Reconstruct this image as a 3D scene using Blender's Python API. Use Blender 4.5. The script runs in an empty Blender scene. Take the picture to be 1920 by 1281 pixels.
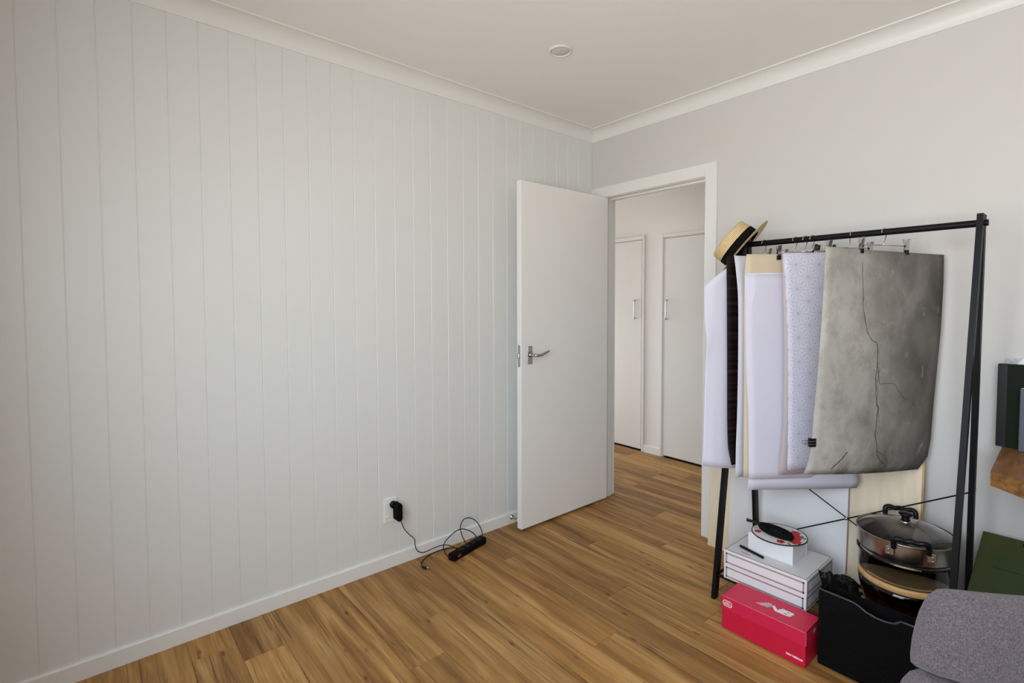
import bpy, bmesh, math, random
from mathutils import Vector, Matrix, noise
random.seed(7)
D = bpy.data
SC = bpy.context.scene
COL = SC.collection
PI = math.pi
V = Vector

# ------------------------------------------------------------------ camera, sky, light, exposure
cd = D.cameras.new('camera'); cam = D.objects.new('camera', cd); COL.objects.link(cam)
cd.sensor_fit = 'HORIZONTAL'; cd.sensor_width = 36.0; cd.lens = 17.769
cd.shift_x = -0.010628; cd.shift_y = -0.016570; cd.clip_start = 0.02
_r = V((0.650619, 0.759402, -0.001702)); _u = V((-0.028347, 0.026526, 0.999246)); _f = V((-0.758875, 0.650080, -0.038785))
cam.matrix_world = Matrix(((_r.x, _u.x, -_f.x, 2.36159), (_r.y, _u.y, -_f.y, -2.65492), (_r.z, _u.z, -_f.z, 1.33246), (0, 0, 0, 1)))
SC.camera = cam

world = D.worlds.new('sky'); SC.world = world; world.use_nodes = True
wn = world.node_tree; wn.nodes.clear()
wo = wn.nodes.new('ShaderNodeOutputWorld'); wb = wn.nodes.new('ShaderNodeBackground')
wt = wn.nodes.new('ShaderNodeTexCoord'); ws = wn.nodes.new('ShaderNodeSeparateXYZ'); wr = wn.nodes.new('ShaderNodeValToRGB')
wn.links.new(wt.outputs['Generated'], ws.inputs[0]); wn.links.new(ws.outputs['Z'], wr.inputs[0])
wr.color_ramp.elements[0].position = 0.0; wr.color_ramp.elements[0].color = (0.85, 0.85, 0.83, 1)
wr.color_ramp.elements[1].position = 0.06; wr.color_ramp.elements[1].color = (0.82, 0.92, 1.03, 1)
wn.links.new(wr.outputs[0], wb.inputs[0]); wb.inputs[1].default_value = 6.0
wn.links.new(wb.outputs[0], wo.inputs[0])

WX0, WX1, WZ0, WZ1, WY = 1.20, 3.40, 0.80, 2.20, -3.10       # the window behind the photographer


def portal(name, loc, rot, sx, sy):
    l = D.lights.new(name, 'AREA'); l.shape = 'RECTANGLE'; l.size = sx; l.size_y = sy
    l.cycles.is_portal = True
    o = D.objects.new(name, l); COL.objects.link(o); o.location = loc; o.rotation_euler = rot
    return o


portal('window_daylight', ((WX0 + WX1) / 2, WY - 0.02, (WZ0 + WZ1) / 2), (PI / 2, 0, 0), WX1 - WX0, WZ1 - WZ0)
portal('hall_fill_portal', (-2.52, 0.63, 0.775), (0, -PI / 2, 0), 1.35, 0.9)          # unseen opening added at the hall's end to brighten the hall
SC.view_settings.view_transform = 'Standard'
SC.view_settings.look = 'None'
SC.view_settings.gamma = 1.0
SC.view_settings.use_curve_mapping = False
SC.view_settings.exposure = 0.72
SC.cycles.use_denoising = True
SC.cycles.max_bounces = 12
SC.cycles.diffuse_bounces = 8
SC.cycles.glossy_bounces = 6
SC.cycles.transmission_bounces = 10
SC.cycles.caustics_reflective = False
SC.cycles.caustics_refractive = True
SC.cycles.blur_glossy = 1.0


# ------------------------------------------------------------------ materials
def lin(c):
    c = c / 255.0
    return c / 12.92 if c <= 0.04045 else ((c + 0.055) / 1.055) ** 2.4


def srgb(r, g, b):
    return (lin(r), lin(g), lin(b), 1.0)


class NT:
    def __init__(self, name):
        self.m = D.materials.new(name); self.m.use_nodes = True
        self.t = self.m.node_tree; self.b = self.t.nodes['Principled BSDF']

    def n(self, typ, **kw):
        x = self.t.nodes.new(typ)
        for k, v in kw.items():
            if k.startswith('i_'):
                x.inputs[k[2:].replace('_', ' ')].default_value = v
            else:
                setattr(x, k, v)
        return x

    def l(self, a, b):
        self.t.links.new(a, b)

    def math(self, op, a, b=None, clamp=False):
        x = self.t.nodes.new('ShaderNodeMath'); x.operation = op; x.use_clamp = clamp
        for i, q in enumerate((a, b)):
            if q is None:
                continue
            if isinstance(q, (int, float)):
                x.inputs[i].default_value = q
            else:
                self.l(q, x.inputs[i])
        return x.outputs[0]

    def mix(self, fac, a, b, mode='MIX'):
        x = self.t.nodes.new('ShaderNodeMix'); x.data_type = 'RGBA'; x.blend_type = mode
        for s, q in ((x.inputs[0], fac), (x.inputs[6], a), (x.inputs[7], b)):
            if isinstance(q, (int, float)):
                s.default_value = q
            elif isinstance(q, tuple):
                s.default_value = q
            else:
                self.l(q, s)
        return x.outputs[2]

    def ramp(self, fac, stops):
        x = self.t.nodes.new('ShaderNodeValToRGB'); e = x.color_ramp.elements
        while len(e) < len(stops):
            e.new(0.5)
        for k, (p, c) in enumerate(stops):
            e[k].position = p; e[k].color = c
        self.l(fac, x.inputs[0])
        return x.outputs[0]

    def bump(self, h, strength, dist):
        x = self.t.nodes.new('ShaderNodeBump'); x.inputs['Strength'].default_value = strength; x.inputs['Distance'].default_value = dist
        self.l(h, x.inputs['Height']); self.l(x.outputs[0], self.b.inputs['Normal'])


def mat(name, col, rough=0.5, metal=0.0, vary=0.04, scale=30.0, bump=0.0, bscale=200.0, spec=0.5, coat=0.0, trans=0.0, ior=1.45):
    k = NT(name); b = k.b
    tc = k.n('ShaderNodeTexCoord')
    no = k.n('ShaderNodeTexNoise', i_Scale=scale, i_Detail=3.0); k.l(tc.outputs['Object'], no.inputs['Vector'])
    d = tuple(max(0.0, c * (1 - vary)) for c in col[:3]) + (1,)
    u = tuple(min(1.0, c * (1 + vary)) for c in col[:3]) + (1,)
    k.l(k.mix(no.outputs['Fac'], d, u), b.inputs['Base Color'])
    b.inputs['Roughness'].default_value = rough; b.inputs['Metallic'].default_value = metal
    b.inputs['Specular IOR Level'].default_value = spec; b.inputs['Coat Weight'].default_value = coat
    b.inputs['Transmission Weight'].default_value = trans; b.inputs['IOR'].default_value = ior
    if bump > 0:
        n2 = k.n('ShaderNodeTexNoise', i_Scale=bscale, i_Detail=2.0); k.l(tc.outputs['Object'], n2.inputs['Vector'])
        k.bump(n2.outputs['Fac'], bump, 0.002)
    return k.m


def floor_mat():
    k = NT('oak_plank'); tc = k.n('ShaderNodeTexCoord'); oi = k.n('ShaderNodeObjectInfo')
    off = k.n('ShaderNodeVectorMath', operation='SCALE'); off.inputs[0].default_value = (37.0, 61.0, 13.0)
    k.l(oi.outputs['Random'], off.inputs['Scale'])
    add = k.n('ShaderNodeVectorMath', operation='ADD'); k.l(tc.outputs['Object'], add.inputs[0]); k.l(off.outputs[0], add.inputs[1])

    def noise_at(sc, scale, detail, dist=0.0, rough=0.5):
        mp = k.n('ShaderNodeMapping'); mp.inputs['Scale'].default_value = sc; k.l(add.outputs[0], mp.inputs['Vector'])
        t = k.n('ShaderNodeTexNoise', i_Scale=scale, i_Detail=detail, i_Distortion=dist, i_Roughness=rough); k.l(mp.outputs[0], t.inputs['Vector'])
        return t.outputs['Fac']
    broad = noise_at((0.7, 8.0, 1.0), 1.8, 5.0, 1.2)
    grain = noise_at((1.2, 40.0, 1.0), 2.5, 6.0, 0.6, 0.65)
    fine = noise_at((4.0, 160.0, 1.0), 2.5, 3.0)
    streak = noise_at((0.65, 15.0, 1.0), 2.4, 5.0, 1.6, 0.6)
    c = k.ramp(broad, [(0.28, srgb(128, 88, 42)), (0.5, srgb(170, 125, 68)), (0.72, srgb(200, 158, 98))])
    c = k.mix(k.math('MULTIPLY', k.ramp(grain, [(0.40, (0, 0, 0, 1)), (0.70, (1, 1, 1, 1))]), 0.42), c, srgb(105, 68, 32))
    c = k.mix(k.math('MULTIPLY', k.ramp(streak, [(0.55, (0, 0, 0, 1)), (0.72, (1, 1, 1, 1))]), 0.85), c, srgb(82, 50, 22))
    mp = k.n('ShaderNodeMapping'); mp.inputs['Scale'].default_value = (3.4, 9.0, 1.0); k.l(add.outputs[0], mp.inputs['Vector'])
    vo = k.n('ShaderNodeTexVoronoi', i_Scale=1.6, i_Randomness=1.0); k.l(mp.outputs[0], vo.inputs['Vector'])
    kn = k.ramp(vo.outputs['Distance'], [(0.02, (1, 1, 1, 1)), (0.13, (0, 0, 0, 1))])
    c = k.mix(k.math('MULTIPLY', kn, 0.85), c, srgb(66, 38, 16))
    br = k.math('ADD', k.math('MULTIPLY', oi.outputs['Random'], 0.34), 0.80)
    vm = k.n('ShaderNodeVectorMath', operation='SCALE'); k.l(c, vm.inputs[0]); k.l(br, vm.inputs['Scale'])
    k.l(vm.outputs[0], k.b.inputs['Base Color'])
    k.b.inputs['Roughness'].default_value = 0.50; k.b.inputs['Specular IOR Level'].default_value = 0.35
    k.bump(k.math('ADD', fine, grain), 0.12, 0.002)
    return k.m


def wood_mat(name, a, b_, sc=(2.0, 30.0, 30.0), rough=0.55, vary=1.0):
    k = NT(name); tc = k.n('ShaderNodeTexCoord')
    mp = k.n('ShaderNodeMapping'); mp.inputs['Scale'].default_value = sc; k.l(tc.outputs['Object'], mp.inputs['Vector'])
    t = k.n('ShaderNodeTexNoise', i_Scale=2.5, i_Detail=6.0, i_Distortion=0.8); k.l(mp.outputs[0], t.inputs['Vector'])
    k.l(k.ramp(t.outputs['Fac'], [(0.35, a), (0.68, b_)]), k.b.inputs['Base Color'])
    k.b.inputs['Roughness'].default_value = rough
    k.bump(t.outputs['Fac'], 0.08, 0.002)
    return k.m


def concrete_mat():
    k = NT('printed_concrete'); uv = k.n('ShaderNodeUVMap')

    def no(scale, det, dist=0.0, rough=0.55):
        t = k.n('ShaderNodeTexNoise', i_Scale=scale, i_Detail=det, i_Distortion=dist, i_Roughness=rough); k.l(uv.outputs[0], t.inputs['Vector'])
        return t.outputs['Fac']
    sx = k.n('ShaderNodeSeparateXYZ'); k.l(uv.outputs[0], sx.inputs[0])
    # print tone plus shade painted into the colour, darker to its far side
    g = k.math('ADD', k.math('MULTIPLY', sx.outputs[0], 0.52), k.math('MULTIPLY', no(3.0, 4.0, 0.5), 0.62))
    c = k.ramp(g, [(0.28, srgb(182, 179, 170)), (0.50, srgb(154, 150, 142)), (0.70, srgb(116, 111, 105)), (0.88, srgb(72, 68, 65))])
    c = k.mix(k.math('MULTIPLY', k.ramp(no(9.0, 8.0, 0.4, 0.7), [(0.45, (0, 0, 0, 1)), (0.75, (1, 1, 1, 1))]), 0.50), c, srgb(86, 81, 76))
    c = k.mix(k.math('MULTIPLY', k.ramp(no(14.0, 6.0, 0.6, 0.6), [(0.62, (0, 0, 0, 1)), (0.74, (1, 1, 1, 1))]), 0.35), c, srgb(196, 190, 180))
    # darker worn base along the lower edge of the print
    low = k.math('MULTIPLY', k.ramp(sx.outputs[1], [(0.0, (1, 1, 1, 1)), (0.16, (0, 0, 0, 1))]), k.ramp(no(6.0, 6.0, 0.5), [(0.45, (0, 0, 0, 1)), (0.62, (1, 1, 1, 1))]))
    c = k.mix(k.math('MULTIPLY', low, 0.6), c, srgb(62, 59, 55))
    k.l(c, k.b.inputs['Base Color'])
    k.b.inputs['Roughness'].default_value = 0.6
    k.b.inputs['Specular IOR Level'].default_value = 0.3
    return k.m


def lace_mat():
    k = NT('printed_daisy_paper'); uv = k.n('ShaderNodeUVMap')
    out = None
    for ox, oy in ((0.0, 0.0), (0.5, 0.5)):
        mp = k.n('ShaderNodeMapping'); mp.inputs['Scale'].default_value = (3.7, 9.0, 1.0); mp.inputs['Location'].default_value = (ox, oy, 0); k.l(uv.outputs[0], mp.inputs['Vector'])
        fr = k.n('ShaderNodeVectorMath', operation='FRACTION'); k.l(mp.outputs[0], fr.inputs[0])
        s = k.n('ShaderNodeSeparateXYZ'); k.l(fr.outputs[0], s.inputs[0])
        x = k.math('SUBTRACT', s.outputs[0], 0.5); y = k.math('SUBTRACT', s.outputs[1], 0.5)
        r = k.math('SQRT', k.math('ADD', k.math('MULTIPLY', x, x), k.math('MULTIPLY', y, y)))
        th = k.math('ARCTAN2', y, x)
        pet = k.math('ABSOLUTE', k.math('SINE', k.math('ADD', k.math('MULTIPLY', th, 7.0), 0.8)))
        pm = k.math('GREATER_THAN', pet, 0.45)
        ring = k.math('MULTIPLY', k.math('GREATER_THAN', r, 0.07), k.math('LESS_THAN', r, 0.44))
        a = k.math('MULTIPLY', pm, ring)
        rim = k.math('MULTIPLY', k.math('GREATER_THAN', r, 0.455), k.math('LESS_THAN', r, 0.485))
        a = k.math('MAXIMUM', a, rim)
        out = a if out is None else k.math('MAXIMUM', out, a)
    k.l(k.mix(k.math('MULTIPLY', out, 0.85), srgb(189, 186, 204), srgb(216, 214, 227)), k.b.inputs['Base Color'])
    k.b.inputs['Roughness'].default_value = 0.7
    return k.m


def fabric_mat():
    k = NT('grey_woven_fabric'); tc = k.n('ShaderNodeTexCoord')

    def no(sc, scale, det):
        mp = k.n('ShaderNodeMapping'); mp.inputs['Scale'].default_value = sc; k.l(tc.outputs['Object'], mp.inputs['Vector'])
        t = k.n('ShaderNodeTexNoise', i_Scale=scale, i_Detail=det); k.l(mp.outputs[0], t.inputs['Vector'])
        return t.outputs['Fac']
    a = no((1, 1, 8), 190.0, 2.0); b = no((7, 7, 1), 190.0, 2.0)
    f = k.math('MULTIPLY', k.math('ADD', a, b), 0.5)
    c = k.ramp(f, [(0.34, srgb(52, 45, 50)), (0.5, srgb(90, 81, 86)), (0.66, srgb(128, 118, 121))])
    k.l(c, k.b.inputs['Base Color']); k.b.inputs['Roughness'].default_value = 0.95
    k.b.inputs['Specular IOR Level'].default_value = 0.15
    k.b.inputs['Sheen Weight'].default_value = 0.2
    k.bump(f, 0.5, 0.003)
    return k.m


def straw_mat():
    k = NT('woven_straw'); tc = k.n('ShaderNodeTexCoord')
    s = k.n('ShaderNodeSeparateXYZ'); k.l(tc.outputs['Object'], s.inputs[0])
    wv = k.n('ShaderNodeTexWave', wave_type='BANDS', bands_direction='Z', i_Scale=48.0, i_Distortion=1.5); k.l(tc.outputs['Object'], wv.inputs['Vector'])
    n = k.n('ShaderNodeTexNoise', i_Scale=220.0, i_Detail=2.0); k.l(tc.outputs['Object'], n.inputs['Vector'])
    f = k.math('ADD', k.math('MULTIPLY', wv.outputs['Fac'], 0.55), k.math('MULTIPLY', n.outputs['Fac'], 0.45))
    k.l(k.ramp(f, [(0.2, srgb(158, 128, 80)), (0.5, srgb(212, 186, 136)), (0.8, srgb(236, 216, 172))]), k.b.inputs['Base Color'])
    k.b.inputs['Roughness'].default_value = 0.7
    k.bump(f, 0.5, 0.002)
    return k.m


def stripe_dark_mat():
    k = NT('dark_plank_print'); uv = k.n('ShaderNodeUVMap')
    mp = k.n('ShaderNodeMapping'); mp.inputs['Scale'].default_value = (1.0, 55.0, 1.0); k.l(uv.outputs[0], mp.inputs['Vector'])
    t = k.n('ShaderNodeTexNoise', i_Scale=1.0, i_Detail=5.0); k.l(mp.outputs[0], t.inputs['Vector'])
    k.l(k.ramp(t.outputs['Fac'], [(0.42, srgb(14, 9, 9)), (0.6, srgb(40, 26, 23)), (0.72, srgb(62, 42, 38))]), k.b.inputs['Base Color'])
    k.b.inputs['Roughness'].default_value = 0.6; k.b.inputs['Specular IOR Level'].default_value = 0.12
    return k.m


def glass_mat(name, col, rough=0.0):
    k = NT(name); b = k.b
    tc = k.n('ShaderNodeTexCoord'); no = k.n('ShaderNodeTexNoise', i_Scale=6.0); k.l(tc.outputs['Object'], no.inputs['Vector'])
    k.l(k.mix(no.outputs['Fac'], tuple(c * 0.97 for c in col[:3]) + (1,), col), b.inputs['Base Color'])
    b.inputs['Transmission Weight'].default_value = 1.0; b.inputs['Roughness'].default_value = rough; b.inputs['IOR'].default_value = 1.47
    return k.m


M = {}
M['paint'] = mat('white_wall_paint', (0.62, 0.61, 0.588, 1), 0.55, vary=0.012, scale=2.0, bump=0.03, bscale=900, spec=0.3)
M['board'] = mat('white_board_paint', (0.715, 0.727, 0.71, 1), 0.42, vary=0.012, scale=2.0, bump=0.03, bscale=500, spec=0.4)
M['ceil'] = mat('white_ceiling_paint', (0.87, 0.865, 0.85, 1), 0.7, vary=0.01, scale=2.0, spec=0.2)
M['gloss'] = mat('white_gloss_enamel', (0.775, 0.775, 0.755, 1), 0.35, vary=0.012, scale=3.0, spec=0.45)
M['doorwhite'] = mat('white_door_enamel', (0.84, 0.835, 0.81, 1), 0.4, vary=0.012, scale=3.0, spec=0.4)
M['hallpaint'] = mat('hall_wall_paint', (0.78, 0.765, 0.745, 1), 0.55, vary=0.012, scale=2.0)
M['floor'] = floor_mat()
M['chrome'] = mat('polished_chrome', (0.50, 0.50, 0.50, 1), 0.14, 1.0, vary=0.02)
M['steel'] = mat('brushed_stainless', (0.42, 0.40, 0.39, 1), 0.24, 1.0, vary=0.05, bump=0.02, bscale=300)
M['blackmetal'] = mat('black_powder_coat', (0.0035, 0.0035, 0.004, 1), 0.5, spec=0.22, vary=0.15, bump=0.05, bscale=600)
M['black'] = mat('black_plastic', (0.0035, 0.0032, 0.0035, 1), 0.4, spec=0.28, vary=0.15)
M['blackmatt'] = mat('black_matt_plastic', (0.0035, 0.0032, 0.0035, 1), 0.7, vary=0.15, spec=0.12)
M['blackshiny'] = mat('black_polythene', (0.003, 0.003, 0.003, 1), 0.5, vary=0.2, bump=0.3, bscale=60, spec=0.22)
M['rubber'] = mat('black_cable_rubber', (0.014, 0.011, 0.010, 1), 0.6, spec=0.25, vary=0.1)
M['bristle'] = mat('black_bristle', (0.004, 0.004, 0.0045, 1), 0.85, spec=0.15, vary=0.4, scale=300, bump=0.8, bscale=700)
M['greypad'] = mat('grey_brush_pad', (0.06, 0.06, 0.065, 1), 0.6, vary=0.2)
M['red'] = mat('red_card', srgb(196, 22, 58), 0.42, vary=0.05, scale=12, bump=0.04, bscale=500)
M['redlid'] = mat('red_lid_card', srgb(204, 34, 74), 0.40, vary=0.05, scale=12, bump=0.04, bscale=500)
M['redswitch'] = mat('red_switch', srgb(150, 20, 24), 0.35)
M['whitecard'] = mat('white_card', (0.74, 0.73, 0.76, 1), 0.55, vary=0.015)
M['lidgrey'] = mat('pale_grey_card', (0.62, 0.62, 0.63, 1), 0.6, vary=0.02)
M['taupe'] = mat('taupe_print', srgb(160, 142, 137), 0.6)
M['darkline'] = mat('dark_edge_print', srgb(60, 58, 62), 0.6)
M['whiteprint'] = mat('white_print', (0.80, 0.78, 0.77, 1), 0.5)
M['greyprint'] = mat('grey_print', (0.35, 0.30, 0.30, 1), 0.5)
M['lilac'] = mat('lilac_white_paper', (0.66, 0.645, 0.735, 1), 0.7, vary=0.02, scale=8, spec=0.3)
M['bluewhite'] = mat('cool_white_paper', (0.62, 0.63, 0.68, 1), 0.7, vary=0.02, scale=8, spec=0.3)
M['beige'] = mat('beige_board', srgb(208, 192, 166), 0.7, vary=0.03, scale=8)
M['pinkpaper'] = mat('dusty_pink_paper', srgb(190, 176, 176), 0.7, vary=0.03, scale=8)
M['concrete'] = concrete_mat()
M['crack'] = mat('crack_print', srgb(70, 66, 61), 0.6, vary=0.2)
M['lace'] = lace_mat()
M['darkprint'] = stripe_dark_mat()
M['straw'] = straw_mat()
M['ribbon'] = mat('black_grosgrain', (0.0035, 0.003, 0.003, 1), 0.85, vary=0.2, spec=0.15)
M['fabric'] = fabric_mat()
M['piping'] = mat('grey_piping', srgb(120, 111, 121), 0.9, vary=0.1, scale=200)
M['glass'] = glass_mat('clear_glass', (0.95, 0.96, 0.95, 1))
M['lidglass'] = glass_mat('smoky_lid_glass', (0.80, 0.80, 0.78, 1))
M['amber'] = glass_mat('amber_glass', (0.34, 0.13, 0.045, 1))
M['ply'] = wood_mat('pale_plywood', srgb(220, 205, 178), srgb(232, 219, 196), (12.0, 12.0, 1.2), 0.65)
M['plyedge'] = wood_mat('plywood_edge', srgb(168, 130, 82), srgb(204, 172, 122), (30.0, 30.0, 4.0), 0.7)
M['lightwood'] = wood_mat('pale_beech', srgb(196, 150, 96), srgb(214, 172, 118), (4.0, 26.0, 26.0), 0.45)
M['oak'] = wood_mat('warm_oak', srgb(104, 68, 32), srgb(150, 106, 54), (18.0, 3.0, 18.0), 0.42)
M['whiteboard'] = mat('white_laminate', (0.76, 0.765, 0.78, 1), 0.35, vary=0.01)
M['green'] = mat('dark_green_card', srgb(18, 25, 13), 0.6, vary=0.12, scale=40, spec=0.15)
M['bag'] = mat('olive_green_paper', srgb(54, 60, 16), 0.7, vary=0.07, scale=14)
M['bag2'] = mat('moss_green_paper', srgb(44, 60, 18), 0.7, vary=0.07, scale=14)
M['slate'] = mat('slate_grey_cover', srgb(74, 78, 88), 0.5, vary=0.05)
M['clearfilm'] = mat('crinkled_clear_film', (0.85, 0.86, 0.86, 1), 0.15, vary=0.1, scale=60, bump=0.8, bscale=60, trans=0.6)
M['maroon'] = mat('dark_maroon_card', srgb(52, 22, 22), 0.5, vary=0.1)
M['diffuser'] = mat('frosted_diffuser', (0.66, 0.64, 0.66, 1), 0.4, vary=0.02)
M['outlet'] = mat('white_switch_plastic', (0.80, 0.80, 0.77, 1), 0.3, vary=0.01)
M['slot'] = mat('socket_slot', (0.03, 0.03, 0.03, 1), 0.6)
M['flower'] = mat('red_flower_print', srgb(190, 40, 46), 0.5, vary=0.3, scale=70)
M['leafprint'] = mat('green_leaf_print', srgb(96, 134, 112), 0.5, vary=0.2, scale=70)
M['plate'] = mat('white_tin', (0.74, 0.74, 0.73, 1), 0.3, vary=0.02)
M['leaf_line'] = mat('worn_pink_edge', srgb(222, 120, 132), 0.5, vary=0.2, scale=80)


# ------------------------------------------------------------------ mesh helpers
def B():
    return bmesh.new()


def box(bm, lo, hi, bev=0.0, seg=1):
    lo = V(lo); hi = V(hi)
    r = bmesh.ops.create_cube(bm, size=1.0)
    vs = r['verts']
    for v in vs:
        v.co = V(((lo.x + hi.x) / 2 + v.co.x * (hi.x - lo.x), (lo.y + hi.y) / 2 + v.co.y * (hi.y - lo.y), (lo.z + hi.z) / 2 + v.co.z * (hi.z - lo.z)))
    if bev > 0:
        es = list({e for v in vs for e in v.link_edges})
        bmesh.ops.bevel(bm, geom=es, offset=bev, segments=seg, affect='EDGES', profile=0.5)
    return bm


def frame_of(d, up=None):
    d = V(d).normalized()
    up = V((0, 0, 1)) if up is None else V(up)
    if abs(d.dot(up)) > 0.97:
        up = V((1, 0, 0))
    x = up.cross(d).normalized(); y = d.cross(x)
    return x, y, d


def tube(bm, pts, r, n=8, closed=False, cap=True, rads=None, sq=False, up=None):
    pts = [V(p) for p in pts]; rings = []; N = len(pts); px = None
    for i, p in enumerate(pts):
        if closed:
            d = pts[(i + 1) % N] - pts[i - 1]
        else:
            d = pts[min(i + 1, N - 1)] - pts[max(i - 1, 0)]
        d.normalize()
        if px is None:
            x, y, _ = frame_of(d, up)
        else:
            x = (px - d * px.dot(d))
            x = x.normalized() if x.length > 1e-6 else frame_of(d)[0]
            y = d.cross(x)
        px = x
        rr = r if rads is None else rads[i]
        ring = []
        for k in range(n):
            a = 2 * PI * (k + (0.5 if sq else 0)) / n
            ring.append(bm.verts.new(p + (x * math.cos(a) + y * math.sin(a)) * rr))
        rings.append(ring)
    for i in range(N if closed else N - 1):
        a, b = rings[i], rings[(i + 1) % N]
        for k in range(n):
            bm.faces.new((a[k], a[(k + 1) % n], b[(k + 1) % n], b[k]))
    if cap and not closed:
        bm.faces.new(rings[0][::-1]); bm.faces.new(rings[-1])
    return bm


def bar(bm, a, b, w, up=None):
    """square section bar of width w"""
    return tube(bm, [a, b], w / math.sqrt(2), n=4, sq=True, up=up)


def smooth_path(pts, k=6):
    pts = [V(p) for p in pts]; out = []
    for i in range(len(pts) - 1):
        p0 = pts[max(i - 1, 0)]; p1 = pts[i]; p2 = pts[i + 1]; p3 = pts[min(i + 2, len(pts) - 1)]
        for j in range(k):
            t = j / k
            out.append(0.5 * ((2 * p1) + (p2 - p0) * t + (2 * p0 - 5 * p1 + 4 * p2 - p3) * t * t + (3 * p1 - p0 - 3 * p2 + p3) * t ** 3))
    out.append(pts[-1])
    return out


def lathe(bm, prof, n=40, mtx=None, sx=1.0, sy=1.0):
    """closed profile [(r, z)] turned about z; r == 0 ends make poles"""
    rings = []; mtx = mtx or Matrix.Identity(4)
    for r, z in prof:
        if r < 1e-6:
            rings.append([bm.verts.new(mtx @ V((0, 0, z)))])
        else:
            rings.append([bm.verts.new(mtx @ V((r * sx * math.cos(2 * PI * k / n), r * sy * math.sin(2 * PI * k / n), z))) for k in range(n)])
    for a, b in zip(rings, rings[1:]):
        for k in range(n):
            q = (k + 1) % n
            if len(a) == 1 and len(b) == 1:
                continue
            if len(a) == 1:
                bm.faces.new((a[0], b[k], b[q]))
            elif len(b) == 1:
                bm.faces.new((a[k], b[0], a[q]))
            else:
                bm.faces.new((a[k], b[k], b[q], a[q]))
    return bm


def prism(bm, poly, z0, z1, bev=0.0):
    a = [bm.verts.new((x, y, z0)) for x, y in poly]; b = [bm.verts.new((x, y, z1)) for x, y in poly]
    fs = [bm.faces.new(a[::-1]), bm.faces.new(b)]
    n = len(poly)
    for k in range(n):
        fs.append(bm.faces.new((a[k], a[(k + 1) % n], b[(k + 1) % n], b[k])))
    if bev:
        es = list({e for f in fs for e in f.edges})
        bmesh.ops.bevel(bm, geom=es, offset=bev, segments=2, affect='EDGES')
    return bm


def sweep(bm, prof, path_fn, ends):
    """sweep a closed 2-D profile between end functions: path_fn(p, e) gives a point"""
    rings = [[bm.verts.new(path_fn(p, e)) for p in prof] for e in ends]
    n = len(prof)
    for a, b in zip(rings, rings[1:]):
        for k in range(n):
            bm.faces.new((a[k], a[(k + 1) % n], b[(k + 1) % n], b[k]))
    bm.faces.new(rings[0][::-1]); bm.faces.new(rings[-1])
    return bm


def obj(name, bm, m, parent=None, smooth=False, label=None, kind=None):
    bmesh.ops.recalc_face_normals(bm, faces=bm.faces[:])
    me = D.meshes.new(name); bm.to_mesh(me); bm.free()
    if smooth:
        for p in me.polygons:
            p.use_smooth = True
    o = D.objects.new(name, me); COL.objects.link(o)
    me.materials.append(m)
    if parent is not None:
        put(o, parent)
    if label:
        o['label'] = label
    if kind:
        o['kind'] = kind
    return o


def put(o, parent):
    o.parent = parent
    # parts are modelled in world coordinates: a part's own world matrix is the identity
    o.matrix_parent_inverse = parent.matrix_basis.inverted() if parent.parent is None else Matrix.Identity(4)


def smooth_by_angle(o, deg=40):
    me = o.data
    for p in me.polygons:
        p.use_smooth = True
    bm = bmesh.new(); bm.from_mesh(me)
    for e in bm.edges:
        if len(e.link_faces) == 2 and e.calc_face_angle(0) > math.radians(deg):
            e.smooth = False
    bm.to_mesh(me); bm.free()
    return o


def tag(o, label, cat, group=None):
    o['label'] = label; o['category'] = cat
    if group:
        o['group'] = group
    return o


def thing(name, label, cat, loc, group=None):
    o = D.objects.new(name, None); COL.objects.link(o); o.location = loc; o.empty_display_size = 0.05
    return tag(o, label, cat, group)


def struct(name, bm, m, parent=None, smooth=False):
    o = obj(name, bm, m, parent, smooth); o['kind'] = 'structure'
    return o


def text_bm(body, size, mtx, extrude=0.0004, shear=0.0, bold=0.0, spacing=1.0):
    cu = D.curves.new('lettering', 'FONT'); cu.body = body; cu.size = size; cu.extrude = extrude; cu.shear = shear; cu.offset = bold
    cu.align_x = 'CENTER'; cu.align_y = 'CENTER'; cu.space_character = spacing; cu.resolution_u = 3
    o = D.objects.new('lettering', cu); COL.objects.link(o)
    dg = bpy.context.evaluated_depsgraph_get(); dg.update()
    me = D.meshes.new_from_object(o.evaluated_get(dg))
    D.objects.remove(o); D.curves.remove(cu)
    bm = bmesh.new(); bm.from_mesh(me); D.meshes.remove(me)
    bmesh.ops.transform(bm, matrix=mtx, verts=bm.verts[:])
    return bm


# ------------------------------------------------------------------ setting: floor, walls, ceiling
RX1, RY0, ZC = 4.00, -3.10, 2.511            # right wall, front wall, ceiling height
HX0, HX1, HY = -2.50, 2.60, 1.13             # hall extent
WT = 0.115                                   # partition thickness

bm = B(); box(bm, (-0.1, RY0 - 0.1, -0.06), (RX1 + 0.1, 0.0, -0.007)); box(bm, (HX0 - 0.1, 0.0, -0.06), (RX1 + 0.1, HY, -0.007))
floor = struct('floor', bm, M['slot'])


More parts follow.
